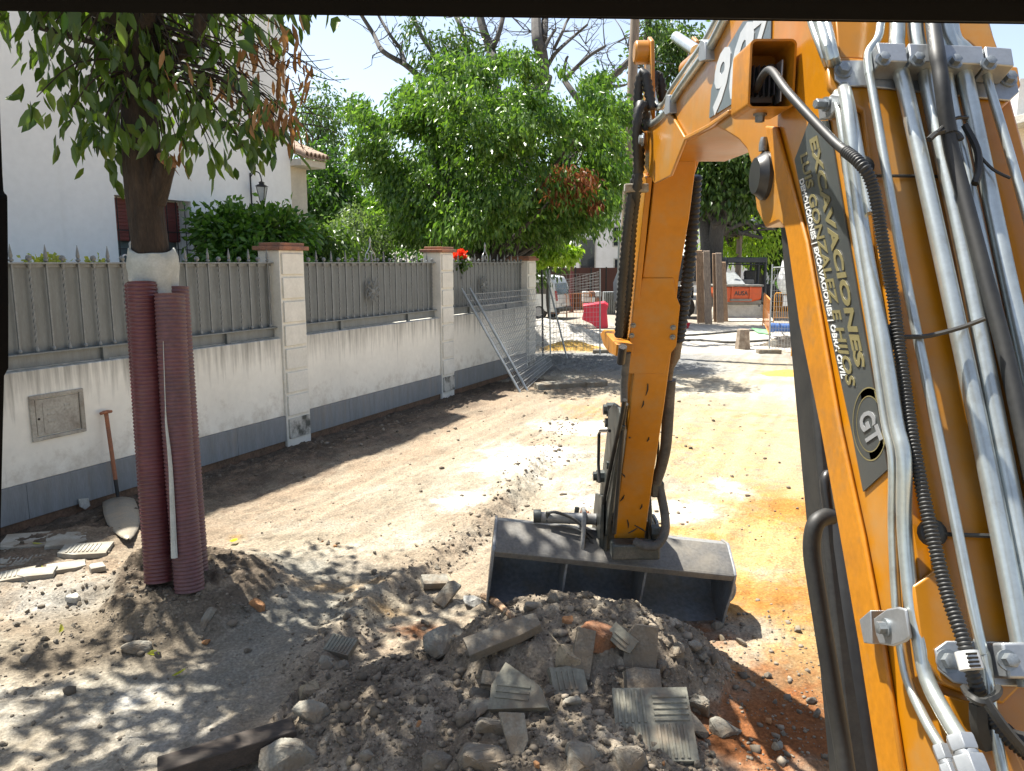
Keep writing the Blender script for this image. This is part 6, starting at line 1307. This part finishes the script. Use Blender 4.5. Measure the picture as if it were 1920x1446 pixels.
# wall of brown sheeting and white houses beyond
a_, c_ = P(985, 540, 38), P(1240, 540, 44); a_.z = c_.z = 0; BF = thing('site_fence', 'dark red brown sheet fence behind the van', 'fence', a_); n_ = 9
for i in range(n_):
    p0, p1 = a_.lerp(c_, i/n_+.002), a_.lerp(c_, (i+1)/n_-.002); d_ = (p1-p0).normalized().cross(Vector((0, 0, 1)))
    MB().prism([p0, p1, p1+Vector((0, 0, 2.12)), p0+Vector((0, 0, 2.12))], d_*.05).build('sheet', M['brown_wall'], BF)
for i in range(n_+1): q = a_.lerp(c_, i/n_); MB().box(q+Vector((0, -.06, 1.08)), (.07, .07, 2.16)).build('post', M['iron'], BF)
def house(label, px0, px1, D, hz, wins, m='white_plain', depth=7, door=None, roof=True, dark=None):
    a, b = P(px0, 560, D), P(px1, 560, D); a.z = b.z = 0; t = thing('white_building', label, 'building', a); w = (b-a).length
    o = lambda x, y, z: a+(b-a).normalized()*x+Vector((0, y, z))
    MB().hexa([o(0,0,0), o(w,0,0), o(w,depth,0), o(0,depth,0), o(0,0,hz), o(w,0,hz), o(w,depth,hz), o(0,depth,hz)]).build('wall', M[m], t, smooth=0)
    if roof: MB().hexa([o(-.2,-.2,hz), o(w+.2,-.2,hz), o(w+.2,depth,hz), o(-.2,depth,hz), o(-.2,-.2,hz+.25), o(w+.2,-.2,hz+.25), o(w+.2,depth,hz+.25), o(-.2,depth,hz+.25)]).build('parapet', M['white_plain'], t, smooth=0)
    for x0, x1, z0, z1 in wins:
        f = MB()
        for q in ((x0-.08,x0,z0-.08,z1+.08),(x1,x1+.08,z0-.08,z1+.08),(x0,x1,z1,z1+.08),(x0,x1,z0-.08,z0)): f.hexa([o(q[0],-.05,q[2]), o(q[1],-.05,q[2]), o(q[1],.0,q[2]), o(q[0],.0,q[2]), o(q[0],-.05,q[3]), o(q[1],-.05,q[3]), o(q[1],.0,q[3]), o(q[0],.0,q[3])])
        f = f.build('window', M['concrete_pale'], t, smooth=0); MB().hexa([o(x0,-.02,z0), o(x1,-.02,z0), o(x1,-.005,z0), o(x0,-.005,z0), o(x0,-.02,z1), o(x1,-.02,z1), o(x1,-.005,z1), o(x0,-.005,z1)]).build('pane', M['glass_dark'], f, smooth=0)
    return t
house('white house with dark windows beyond the brown fence', 1072, 1275, 52, 7.0, [(.55, 1.5, 1.4, 3.9), (2.75, 3.55, 3.5, 4.7), (2.85, 3.7, 1.4, 2.6), (5.2, 6.2, 2.6, 4.2)])
house('pale house glimpsed between the tree trunks', 1290, 1440, 62, 6.5, [(.6, 1.6, 1.2, 2.8), (2.6, 3.6, 3.6, 5.0), (5.0, 5.8, 2.0, 4)])
house('white house far right behind the boom', 1475, 1800, 58, 5.5, [(1, 2.2, 2, 3.6), (4, 5.2, 2, 3.6)])
RBD = house('tall white block with balcony railings at the right edge', 1872, 2300, 15.5, 5.9, [(.9, 2.0, 3.4, 4.6)], depth=9, roof=False)
a_ = P(1862, 560, 15.2); a_.z = 0
MB().box(a_+Vector((2.2, -.2, 5.05)), (4.4, 1.3, .16)).build('balcony_slab', M['concrete_pale'], RBD, bevel=.01)
rl = MB(); z_ = 5.13
for i in range(30): rl.tube([a_+Vector((.05+i*.12, -.8, z_)), a_+Vector((.05+i*.12, -.8, z_+.85))], .009, 5)
rl.tube([a_+Vector((.03, -.8, z_+.85)), a_+Vector((3.8, -.8, z_+.85))], .016, 6); rl.build('balcony_railing', M['galv'], RBD)
MB().box(a_+Vector((2.2, -.2, 3.0)), (4.4, 1.0, .14)).build('balcony_slab', M['concrete_pale'], RBD, bevel=.01)
# poles
p0, p1 = G(1164, 668), P(1196, -90, 19.6); WP = MB().tube([p0, p0.lerp(p1, .3), p0.lerp(p1, .65), p1], [.145, .135, .125, .11], 14, k=4).build('wooden_pole', M['plank_grey'], origin=p0); tag(WP, 'tall rough wooden pole rising past the round tree', 'pole')
p0 = G(1158, 640); p0 = Vector((p0.x, p0.y, 0)); GP = MB().tube([p0, p0+Vector((0, 0, 3.45))], .055, 12).build('metal_post', M['galv'], origin=p0); tag(GP, 'thin galvanised post left of the tall wooden pole', 'post')
q = G(1071, 585); q = Vector((4.0*q.x/4.0, q.y, 0)); MP_ = MB().tube([q, q+Vector((.02, 0, 1.5)), q+Vector((-.02, 0, 3.1))], [.13, .10, .085], 10, k=3).build('maroon_post', M['maroon'], origin=q); tag(MP_, 'maroon painted post in front of the brown fence', 'post')
q = gnd(1381, 37); MB_ = MB().tube([q, (q[0]+.03, q[1], 6.5)], [.15, .12], 12).build('utility_pole', M['plank_grey'], origin=q); tag(MB_, 'brown utility pole among the trees behind the dumper', 'pole')
# street lamp
q = Vector(gnd(1405, 38)); zt = P(1408, 440, 38).z; SL = thing('street_lamp', 'old style street lamp with square lantern behind the dumper', 'lamp', q)
MB().tube([q, q+Vector((0, 0, .9)), q+Vector((0, 0, 1.0)), q+Vector((0, 0, zt))], [.10, .09, .055, .045], 12).build('pole', M['iron'], SL)
b = MB(); b.lathe([(.16, zt), (.30, zt+.52)], (q.x, q.y, 0), n=4); b.build('lantern', M['lamp_glass'], SL, smooth=0)
b = MB(); b.lathe([(.40, zt+.53), (.26, zt+.66), (.10, zt+.72), (.03, zt+.82)], (q.x, q.y, 0), n=4); b.build('lantern_roof', M['galv'], SL, smooth=0)
# planks standing upright against the truck
for x0, x1, yb, yt, m, D, lab in ((1305, 1317, 597, 470, 'plank', 30.6, 'pale plank standing furthest left against the truck'), (1316, 1325, 596, 474, 'plank', 30.9, 'plank standing behind the two left ones'), (1319, 1331, 601, 471, 'plank_grey', 30.1, 'grey weathered plank standing in front of the pale ones'), (1336, 1342, 594, 476, 'plank', 31.0, 'narrow pale plank left of the wide brown one'), (1342, 1353, 592, 475, 'plank_grey', 30.8, 'wide brown plank next to the dumper'), (1353, 1361, 590, 492, 'plank', 31.4, 'short plank nearest the dumper cab')):
    a_ = P(x0+3, yb, D); c_ = P(x1+5, yb, D); e_ = P(x1, yt, D+.45); f_ = P(x0, yt, D+.45); a_.z = c_.z = .02
    tag(MB().prism([a_, c_, e_, f_], (0, .06, .02)).build('plank', M[m], origin=a_, bevel=.006), lab, 'plank', 'planks standing against the truck')
# dark flatbed truck behind the planks
q = G(1298, 600); TR = thing('flatbed_truck', 'dark flatbed truck mostly hidden behind planks and dipper', 'truck', (q.x, q.y+.6, 0)); o = Vector((q.x, q.y+.6, 0))
MB().box(o+Vector((-.6, 1.0, 1.52)), (1.9, 2.0, .16)).build('flatbed', M['concrete_pale'], TR, bevel=.01); MB().box(o+Vector((-1.0, 1.0, 1.1)), (2.6, .8, .5)).build('chassis', M['iron'], TR, bevel=.02)
MB().box(o+Vector((-.2, .9, 2.15)), (1.0, 1.8, 1.1)).build('load_box', M['navy'], TR, bevel=.05)
cb = MB().prism([o+Vector((x, 0, z)) for x, z in ((-1.55,.6),(-3.0,.6),(-3.05,1.5),(-2.75,2.3),(-1.55,2.35))], (0, 2.0, 0)).build('cab', M['navy'], TR, bevel=.06); MB().prism([o+Vector((x, -.012, z)) for x, z in ((-1.75,1.55),(-2.8,1.55),(-2.6,2.1),(-1.75,2.1))], (0, .01, 0)).build('window', M['glass_dark'], cb)
for x in (-.25, -2.3):
    w = MB().lathe([(.25, 0), (.46, .03), (.50, .08), (.50, .24), (.46, .28)], o+Vector((x, -.02, .5)), (0, 1, 0), 22).build('wheel', M['tyre'], TR); MB().lathe([(.24, .02), (.20, .06), (.07, .02)], o+Vector((x, -.03, .5)), (0, 1, 0), 16).build('rim', M['rim'], w)
# small orange site dumper with a self loading shovel, seen from the front
DO = G(1392, 603); DO.z = 0; DM = thing('site_dumper', 'small orange dumper with roll frame and dusty loading shovel facing the camera', 'dumper', DO)
def dm(x, y, z): return DO+Vector((x, y, z))
sh_ = MB(); pr = [(-1.28, .06), (1.2, .06)]
sh_.add([dm(-1.28,-.15,.05), dm(1.22,-.15,.05), dm(1.10,.75,.16), dm(-1.0,.75,.16), dm(-.98,.95,.64), dm(1.06,.95,.64), dm(-1.28,-.15,.02), dm(1.22,-.15,.02), dm(1.10,.80,.10), dm(-1.0,.80,.10), dm(-.98,1.0,.60), dm(1.06,1.0,.60)],
  [(0,1,2,3),(3,2,5,4),(6,9,8,7),(9,10,11,8),(0,6,7,1),(4,5,11,10)])
for sg, x0, x1 in ((-1, -1.28, -.98), (1, 1.22, 1.06)): sh_.prism([dm(x0,-.15,.03), dm(x1+sg*-.0,.78,.12), dm(x1,.98,.66), dm((x0+x1)/2,.45,.36)], (.03*sg, 0, 0))
sh_.build('loading_shovel', M['dump_blade'], DM, smooth=25)
MB().box(dm(.03,.95,.74), (2.0,.12,.18)).build('shovel_crossbar', M['dump_grey'], DM, bevel=.02)
for x in (-.95, .95): MB().prism([dm(x-.05,.9,.55), dm(x-.05,1.1,.95), dm(x-.05,2.2,1.15), dm(x-.05,2.2,1.0), dm(x-.05,1.15,.7)], (.1, 0, 0)).build('lift_arm', M['dump_grey'], DM, bevel=.015)
def lobe(x0, x1):
    p_ = [(x0, .86), ((x0*.8+x1*.2), .76), ((x0*.2+x1*.8), .76), (x1, .86), (x1+.02, 1.42), (x0-.02, 1.42)]
    return [dm(x, .8, z) for x, z in p_]
SK = MB().prism(lobe(-.98, 1.0), (0, 1.15, 0)).build('skip', M['dump_orange'], DM, bevel=.09, seg=3)
MB().hexa([dm(-1.02,.74,1.40), dm(1.06,.74,1.40), dm(1.06,2.0,1.40), dm(-1.02,2.0,1.40), dm(-1.02,.74,1.48), dm(1.06,.74,1.48), dm(1.06,2.0,1.48), dm(-1.02,2.0,1.48)]).build('skip_rim', M['dump_grey'], SK, bevel=.02)
for x in (-.26, .50): MB().box(dm(x,.775,1.1), (.07,.06,.62)).build('skip_stiffener', M['dump_orange'], SK, bevel=.01)
MB().box(dm(.12,.775,1.30), (.70,.05,.06)).build('skip_stiffener', M['dump_orange'], SK, bevel=.01); MB().box(dm(.12,.775,.84), (.9,.08,.10)).build('skip_stiffener', M['dump_grey'], SK, bevel=.01)
lettering('AUSA', dm(-.16,.79,1.04), dm(.42,.79,1.04), Vector((0, 0, .17)), (0, -1, 0), M['black_paint'], SK, bold=.03)
MB().box(dm(0, 2.2, .85), (.9, 2.4, .5)).build('chassis', M['dump_grey'], DM, bevel=.04)
for x in (-.80, .80):
    for y in (1.7, 3.1): w = MB().lathe([(.22, -.17), (.40, -.16), (.44, -.08), (.44, .08), (.40, .16), (.22, .17)], dm(x, y, .44), (1, 0, 0), 20).build('wheel', M['tyre'], DM)
MB().prism([dm(-.42,.9,1.50), dm(.32,.9,1.50), dm(.12,1.7,1.98), dm(-.40,1.7,1.98)], (0, .06, -.05)).build('loaded_board', M['galv'], DM)
for x, y in ((-.12, 2.2), (1.55, 2.2), (-.12, 3.2), (1.55, 3.2)): MB().tube([dm(x-.22 if x < 0 else x, y, 1.1), dm(x, y, 2.50)], .065, 8).build('roll_frame_post', M['navy'], DM)
MB().box(dm(.71, 2.7, 2.50), (1.75, 1.2, .24)).build('canopy', M['navy'], DM, bevel=.04)
MB().tube([dm(-.12, 2.2, 2.32), dm(1.55, 2.2, 2.32)], .03, 8).build('roll_frame_bar', M['navy'], DM); MB().box(dm(.35, 2.3, 1.5), (1.4, .5, .34)).build('dashboard', M['dump_grey'], DM, bevel=.05)
st_ = MB().box(dm(1.1, 2.9, 1.75), (.5, .14, .6)); st_.box(dm(1.1, 2.65, 1.45), (.5, .5, .14)); st_.build('seat', M['rubber'], DM, bevel=.05)
MB().tube([dm(.85+.17*math.cos(a), 2.42+.05*math.sin(a), 1.88+.16*math.sin(a)) for a in np.linspace(0, 2*PI, 20)], .015, 6).build('steering_wheel', M['rubber'], DM)
vs, fs = hull((.55, .5, .55), 18, 77); place(vs, fs, 'filled_sack', 'dusty stuffed sack lying on the left of the dumper skip', 'sack', dm(-.72, 1.3, 1.66), (.2, .5, .3), M['stone_grey'])
# bits on the white floor of the crossing
q = G(1392, 655); SP_ = MB(); vs = []
prof = [(.22, 0), (.215, .08), (.19, .3), (.175, .52), (.165, .56), (.10, .57)]; SP_.lathe(prof, q, n=8); b_ = SP_.build('paper_sack', M['stone_grey'], smooth=0, origin=q); tag(b_, 'half empty brown and white cement sack standing on the pale floor', 'sack')
q = G(1283, 616); tag(MB().lathe([(.12, 0), (.15, .02), (.22, .20), (.235, .21), (.20, .19), (.13, .03)], q, n=18).build('red_bowl', M['red_plastic'], origin=q), 'small red plastic bowl on the pale floor by the dipper', 'bowl')
a_, c_ = P(1444, 627, 25.3), P(1508, 627, 25.0); a_.z = c_.z = .30
BP = MB(); BP.tube([a_, a_.lerp(c_, .02), c_], .135, 20).tube([a_, a_+(c_-a_)*.12], .155, 20).build('drain_pipe', M['blue_pipe'], origin=a_); tag(bpy.data.objects[-1] if False else BP and C.objects[-1], 'blue plastic drain pipe lying on rubble behind the mesh panel', 'pipe')
heap('rubble_heap', 'low heap of broken paving under the blue pipe', tuple(G(1475, 648)), .75, .6, .30, M['concrete'], 14)
for lab, px in (('long dark hose snaking across the pale floor towards the dumper', [(1270,632),(1330,628),(1400,622),(1450,624)]), ('thin grey hose lying along the pale floor nearer the camera', [(1262,641),(1310,640),(1370,644),(1440,640)])):
    pts = [G(x, y)+Vector((0, 0, .035)) for x, y in px]; tag(MB().tube(pts, .035, 8, k=6).build('hose', M['hose_dusty'], origin=pts[0]), lab, 'hose')
gn = MB(); pts = [(1408,618),(1440,622),(1446,630),(1420,626)]; gn.prism([G(x, y)+Vector((0, 0, .02)) for x, y in pts], (0, 0, .05)); tag(gn.build('green_net', M['green_net'], bevel=.02, origin=G(1408, 618)), 'crumpled strip of green netting beside the blue pipe', 'net')
vs, fs = hull((.55, .5, 1.15), 20, 31); q = P(1474, 520, 27); place(vs, fs, 'white_bag', 'white bulk bag hanging on the mesh fence beside the boom', 'bag', q, (0, .1, .3), M['white_bag'])
vs, fs = hull((.6, .4, .5), 14, 33); q = G(1462, 596); q = P(1462, 532, 34); MB1 = place(vs, fs, 'green_tarp', 'lime green tarpaulin bundle behind the mesh fence', 'tarpaulin', q, (0, 0, 0), M['lime'])
q = G(1462, 585); tag(MB().box((q.x, q.y, .9), (1.6, .8, .9)).box((q.x, q.y, .25), (1.4, .6, .4)).build('skip_container', M['iron'], origin=(q.x, q.y, 0), bevel=.05), 'dark waste container under the lime green bundle', 'container')
# pallet of blocks, corrugated bin
q = G(1109, 583); PL = thing('block_pallet', 'pallet stacked with white and red blocks behind the red barrier', 'pallet', q)
for k in range(3):
    for i in range(3): MB().box(q+Vector((-.3+i*.31, .2, .3+k*.27)), (.29, .6, .24)).build('block', M['white_plain'] if (i+k) % 3 else M['terracotta'], PL, bevel=.01)
for i in range(3): MB().box(q+Vector((-.3+i*.3, .2, .09)), (.1, .7, .14)).build('pallet_runner', M['plank'], PL)
q = G(1142, 590); cr = MB(); n_ = 22
for side in range(1):
    vs = []; 
    for i in range(n_+1):
        x = -.26+.56*i/n_; y = .03*math.sin(i*PI/2*1.0); vs += [q+Vector((x*1.0, y, 0)), q+Vector((x, y, 1.05)), q+Vector((x, .5+y, 0)), q+Vector((x, .5+y, 1.05))]
    fs = []
    for i in range(n_): a = i*4; fs += [(a, a+4, a+5, a+1), (a+2, a+3, a+7, a+6), (a+1, a+5, a+7, a+3)]
    fs += [(0, 1, 3, 2), (n_*4, n_*4+2, n_*4+3, n_*4+1)]; cr.add(vs, fs)
tag(cr.build('corrugated_bin', M['galv'], smooth=0, origin=q), 'corrugated galvanised bin between the pallet and the wooden pole', 'bin')
# a few fallen leaves
for k, (px, py) in enumerate(((60, 1024), (430, 1021), (80, 1076), (300, 1235), (350, 1262), (118, 1180))):
    q = HIT(px, py)+Vector((0, 0, .03)); p = np.array([tuple(q)]); o = leaves('fallen_leaf', np.zeros((1, 3)), np.array([[math.cos(k), math.sin(k), .15]]), np.array([.09]), LM['yellow_leaf'], None, .5, 'big'); o.location = q
    tag(o, 'yellowed fallen leaf lying on the dusty ground', 'leaf', 'fallen yellow leaves on the ground')
